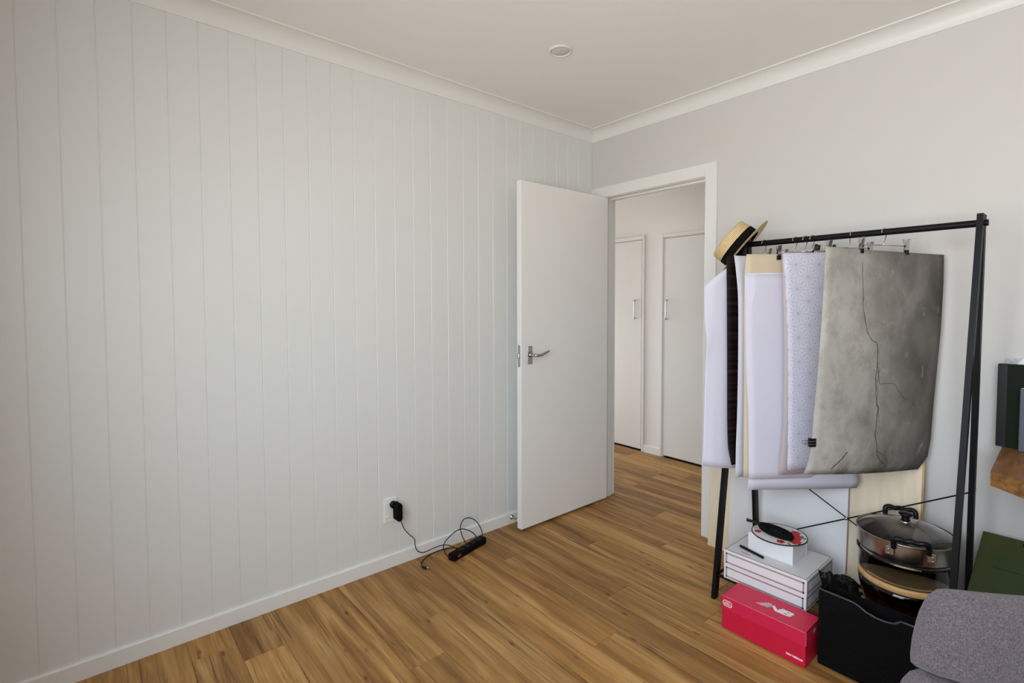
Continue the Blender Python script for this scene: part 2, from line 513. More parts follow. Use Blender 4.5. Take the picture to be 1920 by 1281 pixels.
def plank(x0, x1, y0, y1):
    bm = B(); g = 0.0004; e = 0.0014
    a = [bm.verts.new(p) for p in ((x0 + g, y0 + g, -0.007), (x1 - g, y0 + g, -0.007), (x1 - g, y1 - g, -0.007), (x0 + g, y1 - g, -0.007))]
    b = [bm.verts.new((v.co.x, v.co.y, -0.0012)) for v in a]
    c = [bm.verts.new(p) for p in ((x0 + g + e, y0 + g + e, 0), (x1 - g - e, y0 + g + e, 0), (x1 - g - e, y1 - g - e, 0), (x0 + g + e, y1 - g - e, 0))]
    for lo, hi in ((a, b), (b, c)):
        for k in range(4):
            bm.faces.new((lo[k], lo[(k + 1) % 4], hi[(k + 1) % 4], hi[k]))
    bm.faces.new(c)
    obj('plank', bm, M['floor'], floor)


PW, PL = 0.15, 1.26
joint = {-1: 0.15, 0: 0.515, -2: 0.78, -3: 1.20, -4: 0.505, -5: 0.02, -6: 0.9, -7: 0.33, 1: 1.05, 2: 0.1, 3: 0.7}
for row in range(-30, 8):
    y0, y1 = max(row * PW, RY0), (row + 1) * PW
    xa, xb = (0.0, RX1) if y1 <= 1e-6 else (HX0, HX1)
    y1 = min(y1, HY)
    j = joint.get(row, random.uniform(0, PL))
    cuts = sorted({xa, xb} | {j + k * PL for k in range(-4, 5) if xa + 0.05 < j + k * PL < xb - 0.05})
    for a, b in zip(cuts, cuts[1:]):
        plank(a, b, y0, y1)

# panelled left wall: backing plus each vertical board
bm = B(); box(bm, (-0.11, RY0 - 0.1, 0.0), (-0.012, 0.0, ZC))
wall_left = struct('wall_left', bm, M['board'])
P = 0.10312
ys = [0.0] + [-1.686 + P * k for k in range(16, -27, -1)] + [RY0]
for ya, yb in zip(ys, ys[1:]):
    c = 0.0026; g = 0.0
    prof = [(-0.012, ya - g), (-0.0022, ya - g), (0.0, ya - g - c), (0.0, yb + g + c), (-0.0022, yb + g), (-0.012, yb + g)]
    bm = B(); sweep(bm, prof, lambda p, z: (p[0], p[1], z), (0.0, ZC))
    obj('board', bm, M['board'], wall_left)

DX0, DX1, DZ = 0.103, 0.850, 2.050            # clear door opening
bm = B()
box(bm, (-0.11, 0.0, 0.0), (DX0 - 0.02, WT, ZC)); box(bm, (DX1 + 0.02, 0.0, 0.0), (RX1 + 0.1, WT, ZC)); box(bm, (DX0 - 0.02, 0.0, DZ + 0.02), (DX1 + 0.02, WT, ZC))
struct('wall_back', bm, M['paint'])
bm = B(); box(bm, (RX1, RY0 - 0.1, -0.06), (RX1 + 0.1, 0.0, ZC)); struct('wall_right', bm, M['paint'])
bm = B()
for lo, hi in (((0, 0), (WX0, ZC)), ((WX1, 0), (RX1, ZC)), ((WX0, 0), (WX1, WZ0)), ((WX0, WZ1), (WX1, ZC))):
    box(bm, (lo[0], RY0 - 0.1, lo[1]), (hi[0], RY0, hi[1]))
struct('wall_front', bm, M['paint'])
bm = B(); box(bm, (HX0 - 0.1, RY0 - 0.1, ZC), (RX1 + 0.1, HY + 0.55, ZC + 0.08)); struct('ceiling', bm, M['ceil'])
# window behind the photographer
bm = B()
for lo, hi in (((WX0, WZ0), (WX1, WZ0 + 0.05)), ((WX0, WZ1 - 0.05), (WX1, WZ1)), ((WX0, WZ0), (WX0 + 0.05, WZ1)), ((WX1 - 0.05, WZ0), (WX1, WZ1)), ((2.33, WZ0), (2.38, WZ1))):
    box(bm, (lo[0], RY0 - 0.075, lo[1]), (hi[0], RY0 - 0.03, hi[1]))
struct('window_1', bm, M['gloss'])

# hall beyond the doorway
bm = B()                                     # built around the two cupboard openings, with a near-black box behind to darken the gaps
for lo, hi in (((HX0 - 0.1, 0.0), (-1.224, ZC)), ((-0.404, 0.0), (-0.170, ZC)), ((0.704, 0.0), (HX1 + 0.1, ZC)), ((-1.224, 1.916), (-0.404, ZC)), ((-0.170, 1.906), (0.704, ZC))):
    box(bm, (lo[0], HY, lo[1]), (hi[0], HY + 0.1, hi[1]))
struct('wall_hall_back', bm, M['hallpaint'])
bm = B(); box(bm, (HX0 - 0.1, HY + 0.5, -0.06), (HX1 + 0.1, HY + 0.52, ZC)); box(bm, (HX0 - 0.1, HY, -0.06), (HX1 + 0.1, HY + 0.5, -0.007)); box(bm, (HX0 - 0.12, HY + 0.1, 0.0), (HX0 - 0.1, HY + 0.52, ZC)); box(bm, (HX1 + 0.1, HY + 0.1, 0.0), (HX1 + 0.12, HY + 0.52, ZC)); struct('wall_cupboard_back', bm, M['slot'])  # near-black colour stands in for the shade in the cupboard door gaps
bm = B(); box(bm, (HX0 - 0.1, 0.0, 0.0), (HX0, 0.18, ZC)); box(bm, (HX0 - 0.1, 1.08, 0.0), (HX0, HY, ZC)); box(bm, (HX0 - 0.1, 0.18, 1.45), (HX0, 1.08, ZC)); box(bm, (HX0 - 0.1, 0.18, 0.0), (HX0, 1.08, 0.10)); struct('wall_hall_left', bm, M['hallpaint'])  # end wall's opening is added to let light into the hall
bm = B(); box(bm, (HX1, WT, 0.0), (HX1 + 0.1, HY, ZC)); struct('wall_hall_right', bm, M['hallpaint'])
bm = B(); box(bm, (HX0, 0.0, 0.0), (-0.11, WT, ZC)); struct('wall_hall_front', bm, M['hallpaint'])

# baseboards
bprof = [(0.0, 0.0), (0.0, 0.066), (0.008, 0.066), (0.012, 0.061), (0.012, 0.0)]
bm = B(); sweep(bm, bprof, lambda p, y: (p[0], y, p[1]), (RY0, -0.018)); struct('baseboard_left', bm, M['gloss'])
bm = B(); sweep(bm, bprof, lambda p, x: (x, -p[0], p[1]), (0.93, RX1)); struct('baseboard_back', bm, M['gloss'])

bm = B(); sweep(bm, bprof, lambda p, y: (RX1 - p[0], y, p[1]), (RY0, -0.012)); struct('baseboard_right', bm, M['gloss'])

# coved cornice
cp = 0.070; zb = 2.441
cv = [(0.0, zb), (0.004, zb), (0.004, zb + 0.006)]
for k in range(9):
    a = k / 8 * PI / 2
    cv.append((0.004 + (cp - 0.012) * (1 - math.cos(a)), zb + 0.006 + (cp - 0.012) * math.sin(a)))
cv += [(cp - 0.004, zb + cp - 0.006), (cp, zb + cp - 0.006), (cp, ZC), (0.0, ZC)]
bm = B(); sweep(bm, cv, lambda p, e: (p[0], -p[0] if e == 0 else RY0, p[1]), (0, 1)); o = struct('trim_1', bm, M['gloss']); smooth_by_angle(o, 30)
bm = B(); sweep(bm, cv, lambda p, e: (p[0] if e == 0 else RX1, -p[0], p[1]), (0, 1)); o = struct('trim_2', bm, M['gloss']); smooth_by_angle(o, 30)

# door frame: lining, stop beads and architraves
bm = B()
box(bm, (DX0 - 0.02, 0.0, 0.0), (DX0, WT, DZ)); box(bm, (DX1, 0.0, 0.0), (DX1 + 0.02, WT, DZ)); box(bm, (DX0 - 0.02, 0.0, DZ), (DX1 + 0.02, WT, DZ + 0.02))
frame = struct('trim_3', bm, M['gloss'])
for lo, hi in (((DX0, 0.042, 0.0), (DX0 + 0.012, 0.078, DZ)), ((DX1 - 0.012, 0.042, 0.0), (DX1, 0.078, DZ)), ((DX0 + 0.012, 0.042, DZ - 0.012), (DX1 - 0.012, 0.078, DZ))):
    bm = B(); box(bm, lo, hi, 0.002); obj('stop_bead', bm, M['gloss'], frame)
for lo, hi in (((DX1 + 0.002, -0.015, 0.0), (0.921, 0.0, DZ + 0.074)), ((0.030, -0.015, 0.0), (DX0 - 0.002, 0.0, DZ + 0.002)), ((0.001, -0.015, DZ + 0.002), (DX1 + 0.002, 0.0, DZ + 0.074))):
    bm = B(); box(bm, lo, hi, 0.0025); obj('architrave', bm, M['gloss'], frame)
for lo, hi in (((DX1 + 0.002, WT, 0.0), (0.921, WT + 0.015, DZ + 0.074)), ((0.030, WT, 0.0), (DX0 - 0.002, WT + 0.015, DZ + 0.002)), ((0.030, WT, DZ + 0.002), (DX1 + 0.002, WT + 0.015, DZ + 0.074))):
    bm = B(); box(bm, lo, hi, 0.0025); obj('architrave', bm, M['gloss'], frame)

# the open door leaf, swung back beside the panelled wall
bm = B(); box(bm, (0.108, -0.770, 0.016), (0.146, -0.006, 2.046), 0.0015)
door = struct('door_1', bm, M['doorwhite'])
bm = B(); box(bm, (0.146, -0.722, 0.985), (0.150, -0.686, 1.092), 0.0015)
plate = obj('handle_plate', bm, M['chrome'], door)
bm = B(); lathe(bm, [(0.0, 0.012), (0.012, 0.012), (0.014, 0.0), (0.0, 0.0)], 16, Matrix.Translation((0.150, -0.704, 1.040)) @ Matrix.Rotation(PI / 2, 4, 'Y'))
obj('collar', bm, M['chrome'], plate, True)
bm = B(); tube(bm, smooth_path([(0.158, -0.704, 1.040), (0.190, -0.704, 1.040), (0.202, -0.690, 1.039), (0.203, -0.655, 1.043), (0.197, -0.615, 1.054), (0.193, -0.592, 1.060)], 6), 0.009, 10,
               rads=[0.0105 - 0.00016 * i for i in range(31)])
obj('lever', bm, M['chrome'], plate, True)
bm = B(); box(bm, (0.118, -0.7715, 0.972), (0.137, -0.770, 1.098)); latch = obj('latch_plate', bm, M['chrome'], door)
bm = B(); box(bm, (0.120, -0.781, 1.022), (0.135, -0.7715, 1.052), 0.003); obj('latch_bolt', bm, M['steel'], latch)
for z in (0.25, 1.05, 1.82):
    bm = B(); tube(bm, [(0.106, -0.004, z - 0.045), (0.106, -0.004, z + 0.045)], 0.005, 10); obj('hinge', bm, M['chrome'], door, True)

# hall cupboards
y = HY


def cupboard(name, x0, x1, z1, hx):
    bm = B(); box(bm, (x0, y - 0.006, 0.016), (x1, y + 0.012, z1), 0.002)
    d = struct(name, bm, M['gloss'])
    bm = B(); tube(bm, smooth_path([(hx, y - 0.006, 1.372), (hx, y - 0.026, 1.372), (hx, y - 0.031, 1.364), (hx, y - 0.031, 1.290), (hx, y - 0.031, 1.216), (hx, y - 0.026, 1.208), (hx, y - 0.006, 1.208)], 3), 0.0055, 10)
    obj('handle', bm, M['chrome'], d, True)
    return d


cupboard('door_2', -1.22, -0.408, 1.912, -0.468)
cupboard('door_3', -0.166, 0.70, 1.902, -0.138)
bm = B(); box(bm, (-0.397, y - 0.014, 0.0), (-0.372, y, 1.950), 0.003); t4 = struct('trim_4', bm, M['gloss'])
bm = B(); box(bm, (-1.27, y - 0.014, 1.924), (-0.397, y, 1.950), 0.003); obj('head_trim', bm, M['gloss'], t4)
bm = B(); box(bm, (-0.205, y - 0.014, 0.0), (-0.180, y, 1.938), 0.003); t5 = struct('trim_5', bm, M['gloss'])
bm = B(); box(bm, (-0.180, y - 0.014, 1.914), (0.76, y, 1.938), 0.003); obj('head_trim', bm, M['gloss'], t5)
bm = B(); sweep(bm, bprof, lambda p, x: (x, y - p[0], p[1]), (-0.372, -0.205)); struct('baseboard_hall', bm, M['gloss'])

# ------------------------------------------------------------------ ceiling downlight
t = thing('downlight', 'round white recessed downlight set into the ceiling', 'ceiling light', (0.658, -0.963, ZC))
bm = B(); lathe(bm, [(0.044, ZC - 0.001), (0.044, ZC - 0.0045), (0.048, ZC - 0.006), (0.054, ZC - 0.005), (0.057, ZC), (0.044, ZC), (0.044, ZC - 0.001)], 40, Matrix.Translation((0.658, -0.963, 0)))
obj('trim_ring', bm, M['gloss'], t, True)
bm = B(); lathe(bm, [(0.0, ZC - 0.002), (0.040, ZC - 0.003), (0.044, ZC - 0.001), (0.044, ZC), (0.0, ZC)], 40, Matrix.Translation((0.658, -0.963, 0)))
obj('diffuser', bm, M['diffuser'], t, True)

# ------------------------------------------------------------------ outlet, charger, cables, power board
t = thing('power_outlet', 'white upright double power point on the panelled wall', 'power outlet', (0.0, -1.522, 0.295))
bm = B(); box(bm, (0.0, -1.559, 0.232), (0.009, -1.486, 0.357), 0.003, 2); obj('face_plate', bm, M['outlet'], t)
for z in (0.262, 0.327):
    bm = B(); box(bm, (0.009, -1.552, z - 0.006), (0.0125, -1.533, z + 0.006), 0.0015); obj('rocker', bm, M['outlet'], t)
bm = B()
for dy, dz, rt in ((-0.507 + 0.0, 0.004, 0.5), (-0.493, 0.004, -0.5), (-0.500, -0.010, 0.0)):
    c0 = V((0.0091, -1.0 + dy, 0.262 + dz)); d = V((0, math.sin(rt) * 0.004, math.cos(rt) * 0.004))
    tube(bm, [c0 - d, c0 + d], 0.0012, 4)
obj('socket_slots', bm, M['slot'], t)

t = thing('plug_adaptor', 'black plug-in charger in the wall power point', 'charger', (0.012, -1.500, 0.300))
bm = B(); lathe(bm, [(0.0, 0.0), (0.018, 0.0), (0.018, 0.014), (0.0, 0.014)], 24, Matrix.Translation((0.0095, -1.512, 0.322)) @ Matrix.Rotation(PI / 2, 4, 'Y'))
obj('plug_base', bm, M['black'], t, True)
prof = []
for k in range(17):
    a = PI * k / 16; prof.append((0.0155 * math.cos(a), 0.030 + 0.0155 * math.sin(a)))
for k in range(17):
    a = PI + PI * k / 16; prof.append((0.0155 * math.cos(a), -0.030 + 0.0155 * math.sin(a)))
bm = B()
sweep(bm, prof, lambda p, e: (0.022 + e * 0.001, -1.5015 + p[0] * (1.0 if e < 44 else 0.93), 0.292 + p[1] * (1.0 if e < 44 else 0.97)), (0, 42, 44.5))
o = obj('adaptor_body', bm, M['blackmatt'], t); smooth_by_angle(o, 35)
cord = [(0.05, -1.490, 0.250), (0.048, -1.482, 0.225), (0.045, -1.468, 0.193), (0.042, -1.44, 0.155), (0.04, -1.418, 0.133), (0.036, -1.404, 0.11), (0.034, -1.402, 0.082), (0.03, -1.388, 0.05), (0.03, -1.366, 0.0327), (0.032, -1.345, 0.028),
        (0.035, -1.319, 0.031), (0.045, -1.274, 0.0405), (0.06, -1.232, 0.0415), (0.078, -1.202, 0.030), (0.088, -1.178, 0.012), (0.085, -1.150, 0.004), (0.062, -1.160, 0.003), (0.035, -1.200, 0.003), (0.0225, -1.252, 0.003), (0.029, -1.312, 0.003), (0.063, -1.375, 0.003), (0.103, -1.405, 0.003), (0.132, -1.407, 0.005)]
bm = B(); tube(bm, smooth_path(cord, 5), 0.0022, 8); obj('cord', bm, M['rubber'], t, True)
bm = B(); tube(bm, [(0.126, -1.408, 0.007), (0.150, -1.402, 0.007)], 0.0062, 10); pl_ = obj('connector', bm, M['rubber'], t, True)
bm = B(); tube(bm, [(0.147, -1.403, 0.008), (0.153, -1.388, 0.010)], 0.0036, 10); obj('barrel_tip', bm, M['chrome'], pl_, True)

t = thing('power_board', 'black power board with red switch lying on the floor', 'power strip', (0.128, -1.14, 0.0))
a = V((0.158, -1.262, 0.019)); b = V((0.098, -1.010, 0.019)); d = (b - a).normalized(); side = V((d.y, -d.x, 0)).normalized()
mt = Matrix(((side.x, d.x, 0, (a.x + b.x) / 2), (side.y, d.y, 0, (a.y + b.y) / 2), (0, 0, 1, 0.0), (0, 0, 0, 1)))
L2 = (b - a).length / 2
bm = B(); box(bm, (-0.023, -L2, 0.001), (0.023, L2, 0.036), 0.006, 3); bmesh.ops.transform(bm, matrix=mt, verts=bm.verts[:])
o = obj('housing', bm, M['blackmatt'], t); smooth_by_angle(o, 35)
for k in range(4):
    yy = -0.055 + k * 0.047
    bm = B(); lathe(bm, [(0.0, 0.0), (0.0165, 0.0), (0.018, 0.0015), (0.0165, 0.0022), (0.015, 0.0008), (0.0, 0.0008)], 20, mt @ Matrix.Translation((0, yy, 0.036))); s = obj('socket', bm, M['rubber'], t)
    bm = B()
    for q in (-1, 1):
        tube(bm, [mt @ V((q * 0.006 - 0.002, yy + 0.003, 0.0375)), mt @ V((q * 0.006 + 0.002, yy - 0.004 * q, 0.0375))], 0.001, 4)
    obj('slots', bm, M['slot'], s)
bm = B(); box(bm, (0.0215, -0.102, 0.014), (0.0255, -0.078, 0.030), 0.002); bmesh.ops.transform(bm, matrix=mt, verts=bm.verts[:]); obj('switch', bm, M['redswitch'], t, label='red switch')
l1 = [(0.090, -1.016, 0.028), (0.085, -1.011, 0.030), (0.075, -1.004, 0.054), (0.06, -1.022, 0.101), (0.052, -1.045, 0.126), (0.05, -1.072, 0.142), (0.05, -1.095, 0.145), (0.05, -1.117, 0.138), (0.06, -1.139, 0.111), (0.07, -1.136, 0.071), (0.085, -1.125, 0.033), (0.097, -1.115, 0.010), (0.086, -1.085, 0.004),
      (0.078, -1.060, 0.012), (0.088, -1.052, 0.039), (0.085, -1.080, 0.075), (0.08, -1.137, 0.108), (0.08, -1.190, 0.105), (0.09, -1.250, 0.081), (0.1, -1.271, 0.060), (0.12, -1.279, 0.044), (0.145, -1.272, 0.024), (0.157, -1.262, 0.020)]
bm = B(); tube(bm, smooth_path(l1, 5), 0.0026, 8); obj('cord', bm, M['rubber'], t, True)

t = thing('door_stop', 'small chrome door stop on the skirting behind the open door', 'door stop', (0.012, -0.735, 0.044))
bm = B(); lathe(bm, [(0.0, 0.0), (0.014, 0.0), (0.013, 0.004), (0.006, 0.007), (0.0055, 0.050), (0.009, 0.052), (0.009, 0.056), (0.0, 0.056)], 18, Matrix.Translation((0.012, -0.735, 0.040)) @ Matrix.Rotation(PI / 2, 4, 'Y')); obj('stem', bm, M['chrome'], t, True)
bm = B(); lathe(bm, [(0.0, 0.0), (0.010, 0.0), (0.010, 0.010), (0.007, 0.013), (0.0, 0.013)], 18, Matrix.Translation((0.068, -0.735, 0.040)) @ Matrix.Rotation(PI / 2, 4, 'Y')); obj('buffer', bm, M['outlet'], t, True)

# ------------------------------------------------------------------ boards leaning on the back wall
def leaning(x0, x1, ytop, ybot, ztop, th, bm):
    # back face leans from (ybot, 0) to (ytop, ztop)
    pr = [(x0, ybot, 0.0), (x1, ybot, 0.0), (x1, ybot - th, 0.0), (x0, ybot - th, 0.0)]
    lo = [bm.verts.new(p) for p in pr]; hi = [bm.verts.new((p[0], p[1] + (ytop - ybot), ztop)) for p in pr]
    bm.faces.new(lo[::-1]); bm.faces.new(hi)
    for k in range(4):
        bm.faces.new((lo[k], lo[(k + 1) % 4], hi[(k + 1) % 4], hi[k]))
    return bm


t = thing('plywood_sheet', 'pale plywood sheet leaning on the wall behind the white panel', 'board', (1.4, -0.08, 0.0))
o = obj('face', leaning(0.934, 1.866, -0.024, -0.072, 0.95, 0.012, B()), M['ply'], t)
obj('bare_edge', leaning(1.866, 1.874, -0.024, -0.072, 0.95, 0.012, B()), M['plyedge'], t, label='raw browner plywood edge')
t = thing('white_panel', 'large plain white panel leaning in front of the plywood', 'board', (1.33, -0.1, 0.0))
obj('face', leaning(1.060, 1.608, -0.060, -0.093, 0.66, 0.008, B()), M['whiteboard'], t)
obj('edge_strip', leaning(1.608, 1.611, -0.060, -0.093, 0.66, 0.008, B()), M['taupe'], t, label='thin brown edge strip')

# ------------------------------------------------------------------ garment rack
rk = thing('garment_rack', 'black metal A-frame clothes rack standing against the back wall', 'clothes rack', (1.63, -0.32, 0.0))
LT, RT = V((1.234, -0.310, 1.642)), V((2.058, -0.310, 1.642))
LF, LB = V((1.218, -0.529, 0.0)), V((1.228, -0.128, 0.0))
RF, RB = V((2.034, -0.529, 0.0)), V((2.030, -0.128, 0.0))
W, WD = 0.017, 0.033


def leg(top, foot, dy):
    a = V((top.x, top.y + dy, top.z)); d = foot - a
    bm = B(); n = V((1, 0, 0)); u = d.normalized(); v = n.cross(u).normalized(); n = u.cross(v).normalized(); hx_, hy_ = W / 2, WD / 2
    ring = lambda c, flat: [bm.verts.new(V((c.x, c.y, c.z)) + n * (sx * hx_) + v * (sy * hy_) + (u * (-((v * (sy * hy_) + n * (sx * hx_)).z) / u.z) if flat else V((0, 0, 0)))) for sx, sy in ((-1, -1), (1, -1), (1, 1), (-1, 1))]
    r0 = ring(a, True); r1 = ring(foot, True)
    bm.faces.new(r0[::-1]); bm.faces.new(r1)
    for k in range(4):
        bm.faces.new((r0[k], r0[(k + 1) % 4], r1[(k + 1) % 4], r1[k]))
    return obj('leg', bm, M['blackmetal'], rk)


leg(LT, LF, -0.0172); leg(LT, LB, 0.0172); leg(RT, RF, -0.0172); leg(RT, RB, 0.0172)
BZ = 1.612
bm = B(); tube(bm, [(1.226, -0.310, BZ), (2.066, -0.310, BZ)], 0.0125, 20); o = obj('rail', bm, M['blackmetal'], rk); smooth_by_angle(o)
bm = B(); tube(bm, [(2.064, -0.310, BZ), (2.076, -0.310, BZ)], 0.011, 16); o = obj('end_knob', bm, M['blackmetal'], rk); smooth_by_angle(o)


def on(a, b, z):
    k = (z - a.z) / (b.z - a.z)
    return a + (b - a) * k


LTf, LTb, RTf, RTb = LT + V((0, -0.0172, 0)), LT + V((0, 0.0172, 0)), RT + V((0, -0.0172, 0)), RT + V((0, 0.0172, 0))
SZ = 0.1035
for a, b in ((on(LTf, LF, SZ), on(RTf, RF, SZ)), (on(LTb, LB, SZ), on(RTb, RB, SZ))):
    bm = B(); tube(bm, [a, b], 0.0075, 12); o = obj('lower_rail', bm, M['blackmetal'], rk); smooth_by_angle(o)
for a, b in ((on(LTf, LF, SZ), on(LTb, LB, SZ)), (on(RTf, RF, SZ), on(RTb, RB, SZ))):
    bm = B(); tube(bm, [a, b], 0.006, 12); o = obj('side_rail', bm, M['blackmetal'], rk); smooth_by_angle(o)
for yy in (-0.30, -0.405, -0.20):
    bm = B(); tube(bm, [(1.226, yy, SZ + 0.0025), (2.032, yy, SZ + 0.0025)], 0.005, 10); o = obj('shelf_rod', bm, M['blackmetal'], rk); smooth_by_angle(o)
for a, b in ((on(LTb, LB, 0.640), on(RTb, RB, 0.170)), (on(LTb, LB, 0.165), on(RTb, RB, 0.640))):
    bm = B(); tube(bm, [a + V((0, -0.014 if a.z < 0.3 else -0.010, 0)), b + V((0, -0.014 if a.z < 0.3 else -0.010, 0))], 0.0028, 8); o = obj('brace_rod', bm, M['blackmetal'], rk); smooth_by_angle(o)
mid = (on(LTb, LB, 0.403) + on(RTb, RB, 0.403)) / 2 + V((0.0, -0.016, 0))
bm = B(); lathe(bm, [(0.0, 0.006), (0.006, 0.004), (0.007, 0.0), (0.0, 0.0)], 12, Matrix.Translation(mid) @ Matrix.Rotation(PI / 2, 4, 'X')); obj('brace_screw', bm, M['chrome'], rk, True, label='bright brace screw')


# ------------------------------------------------------------------ hanging sheets
def edge_at(e, t):
    z0, z1 = e[0][2], e[-1][2]
    for a, b in zip(e, e[1:]):
        ta = (a[2] - z0) / (z1 - z0); tb = (b[2] - z0) / (z1 - z0)
        if t <= tb + 1e-9:
            k = (t - ta) / (tb - ta)
            return V(a).lerp(V(b), k)
    return V(e[-1])


def smooth_edge(e, m=6):
    return [tuple(p) for p in smooth_path(e, m)]


def sheet_fn(Le, Re, bulge=0.01, nrm=(0.93, -0.37, 0.0), extra=None):
    nn = V(nrm)

    def f(s, t):
        p = edge_at(Le, t).lerp(edge_at(Re, t), s) + nn * (bulge * math.sin(PI * s))
        return p + extra(s, t) if extra else p
    return f


def sheet(name, f, m, label, cat, ns=14, nt=26, th=0.0006, parent=None):
    bm = B(); uvl = bm.loops.layers.uv.new('UVMap')
    g = [[bm.verts.new(f(i / ns, j / nt)) for i in range(ns + 1)] for j in range(nt + 1)]
    for j in range(nt):
        for i in range(ns):
            fc = bm.faces.new((g[j][i], g[j + 1][i], g[j + 1][i + 1], g[j][i + 1]))
            for lp, (a, b) in zip(fc.loops, ((i, j), (i, j + 1), (i + 1, j + 1), (i + 1, j))):
                lp[uvl].uv = (a / ns, 1 - b / nt)
            fc.smooth = True
    me = D.meshes.new(name); bm.to_mesh(me); bm.free(); me.materials.append(m)
    o = D.objects.new(name, me); COL.objects.link(o)
    md = o.modifiers.new('thickness', 'SOLIDIFY'); md.thickness = th; md.offset = 0
    if parent is not None:
        put(o, parent)
    elif cat:
        tag(o, label, cat)
    return o


def at_z(p, L):
    return [(p[0], p[1], z) for z in (L[0][2], L[-1][2])]


def Rline(L, ang, yend, ztop=None, zbot=None):
    """far edge: from the near edge's mean point along a plan angle to y = yend"""
    x0 = L[0][0]; y0 = L[0][1]; k = (yend - y0) / math.sin(math.radians(ang)); x = x0 + k * math.cos(math.radians(ang))
    return [(x, yend, ztop or L[0][2]), (x, yend, zbot or L[-1][2])]


G = 'photo backdrops hanging on the rack'
# a: white paper, nearest the doorway
LW = [(1.171, -0.570, 1.409), (1.175, -0.570, 1.264), (1.189, -0.570, 1.169), (1.181, -0.570, 1.025), (1.178, -0.570, 0.832), (1.175, -0.570, 0.662), (1.168, -0.570, 0.604)]


def lw(s, t):
    # plan curve: hangs straight, then flares past the rack leg
    pts = [(1.358, -0.10), (1.300, -0.28), (1.272, -0.40), (1.2575, -0.470), (1.238, -0.505), (1.205, -0.545)]
    e = edge_at(LW, t); pts = pts + [(e.x, e.y)]
    k = (1 - s) * (len(pts) - 1); i = min(int(k), len(pts) - 2); q = k - i
    x = pts[i][0] * (1 - q) + pts[i + 1][0] * q; yv = pts[i][1] * (1 - q) + pts[i + 1][1] * q
    ztop = 1.545 - (1.545 - 1.409) * max(0.0, (k - 2.2) / 3.8) ** 1.25 if k > 2.2 else 1.545
    zb = 0.604 - 0.004 * (6 - k)
    return V((x, yv, ztop + (zb - ztop) * t))


sheet('backdrop_sheet', lw, M['lilac'], 'curling plain white paper backdrop leftmost on the rack, lower drooping corner', 'backdrop', 24, 26)
DK = smooth_edge([(1.250, -0.525, 1.548), (1.255, -0.525, 1.359), (1.261, -0.525, 1.03), (1.264, -0.525, 0.84), (1.269, -0.525, 0.712), (1.279, -0.525, 0.657), (1.287, -0.525, 0.625)])
sheet('backdrop_sheet', sheet_fn(DK, Rline(DK, 73, -0.10), 0.004), M['darkprint'], 'dark brown timber print backdrop hanging under the straw hat', 'backdrop')
W2 = smooth_edge([(1.275, -0.505, 1.547), (1.285, -0.505, 1.473), (1.296, -0.505, 1.352), (1.300, -0.505, 1.09), (1.299, -0.505, 0.843), (1.296, -0.505, 0.715), (1.295, -0.505, 0.566)])
sheet('backdrop_sheet', sheet_fn(W2, Rline(W2, 71, -0.10), 0.004), M['bluewhite'], 'narrow view of cool white backdrop between dark timber print and beige board', 'backdrop')
BG = smooth_edge([(1.323, -0.490, 1.550), (1.315, -0.490, 1.465), (1.315, -0.490, 1.266), (1.320, -0.490, 1.032), (1.322, -0.490, 0.798), (1.324, -0.490, 0.571)])
BR = [(1.580, -0.10, 1.556), (1.580, -0.10, 0.571)]
sheet('backdrop_sheet', sheet_fn(BG, BR, 0.006, (0.83, -0.56, 0)), M['beige'], 'beige board backdrop whose top shows above the folded white paper', 'backdrop')
bm = B(); c0 = V((1.425, -0.3335, 1.478)); box(bm, (-0.012, -0.0009, -0.008), (0.012, 0.0009, 0.008)); bmesh.ops.transform(bm, matrix=Matrix.Translation(c0) @ Matrix.Rotation(math.radians(56), 4, 'Z'), verts=bm.verts[:]); bm.free()
WL = smooth_edge([(1.319, -0.496, 1.462), (1.325, -0.496, 1.266), (1.333, -0.496, 1.034), (1.344, -0.496, 0.848), (1.348, -0.496, 0.661), (1.350, -0.496, 0.572)])
WR = [(1.618, -0.100, 1.472), (1.632, -0.100, 0.572)]
wp = thing('backdrop_sheet', 'folded plain white paper backdrop draped in front of the beige board', 'backdrop', (1.48, -0.3, 1.46))
sheet('front_layer', sheet_fn(WL, WR, 0.008, (0.83, -0.56, 0)), M['lilac'], None, None, 14, 26, parent=wp)
SL = smooth_edge([(1.334, -0.482, 1.462), (1.337, -0.482, 1.173), (1.342, -0.482, 0.847), (1.345, -0.482, 0.640), (1.340, -0.486, 0.520)])
SR = smooth_edge([(1.604, -0.100, 1.470), (1.610, -0.100, 0.847), (1.616, -0.100, 0.650), (1.657, -0.100, 0.577), (1.655, -0.100, 0.548), (1.646, -0.100, 0.521)])
sheet('rear_layer', sheet_fn(SL, SR, 0.004, (0.83, -0.56, 0)), M['lilac'], None, None, 14, 26, parent=wp)
bm = B(); tube(bm, [V((1.3205, -0.494, 1.464)), V((1.614, -0.098, 1.472))], 0.0045, 10); obj('fold', bm, M['lilac'], wp, True)
PK = smooth_edge([(1.446, -0.428, 1.548), (1.457, -0.43, 1.30), (1.463, -0.43, 1.10), (1.464, -0.43, 0.951), (1.463, -0.43, 0.814), (1.449, -0.43, 0.601)])
sheet('backdrop_sheet', sheet_fn(PK, Rline([(1.449, -0.43, 1.547), (1.449, -0.43, 0.601)], 60, -0.10), 0.004, (0.83, -0.56, 0)), M['pinkpaper'], 'dusty pink paper backdrop edging out behind the daisy print', 'backdrop')
LC = smooth_edge([(1.437 + 0.012, -0.428, 1.550), (1.460, -0.425, 1.403), (1.470, -0.422, 1.222), (1.475, -0.42, 1.042), (1.478, -0.42, 0.86), (1.479, -0.42, 0.627)])
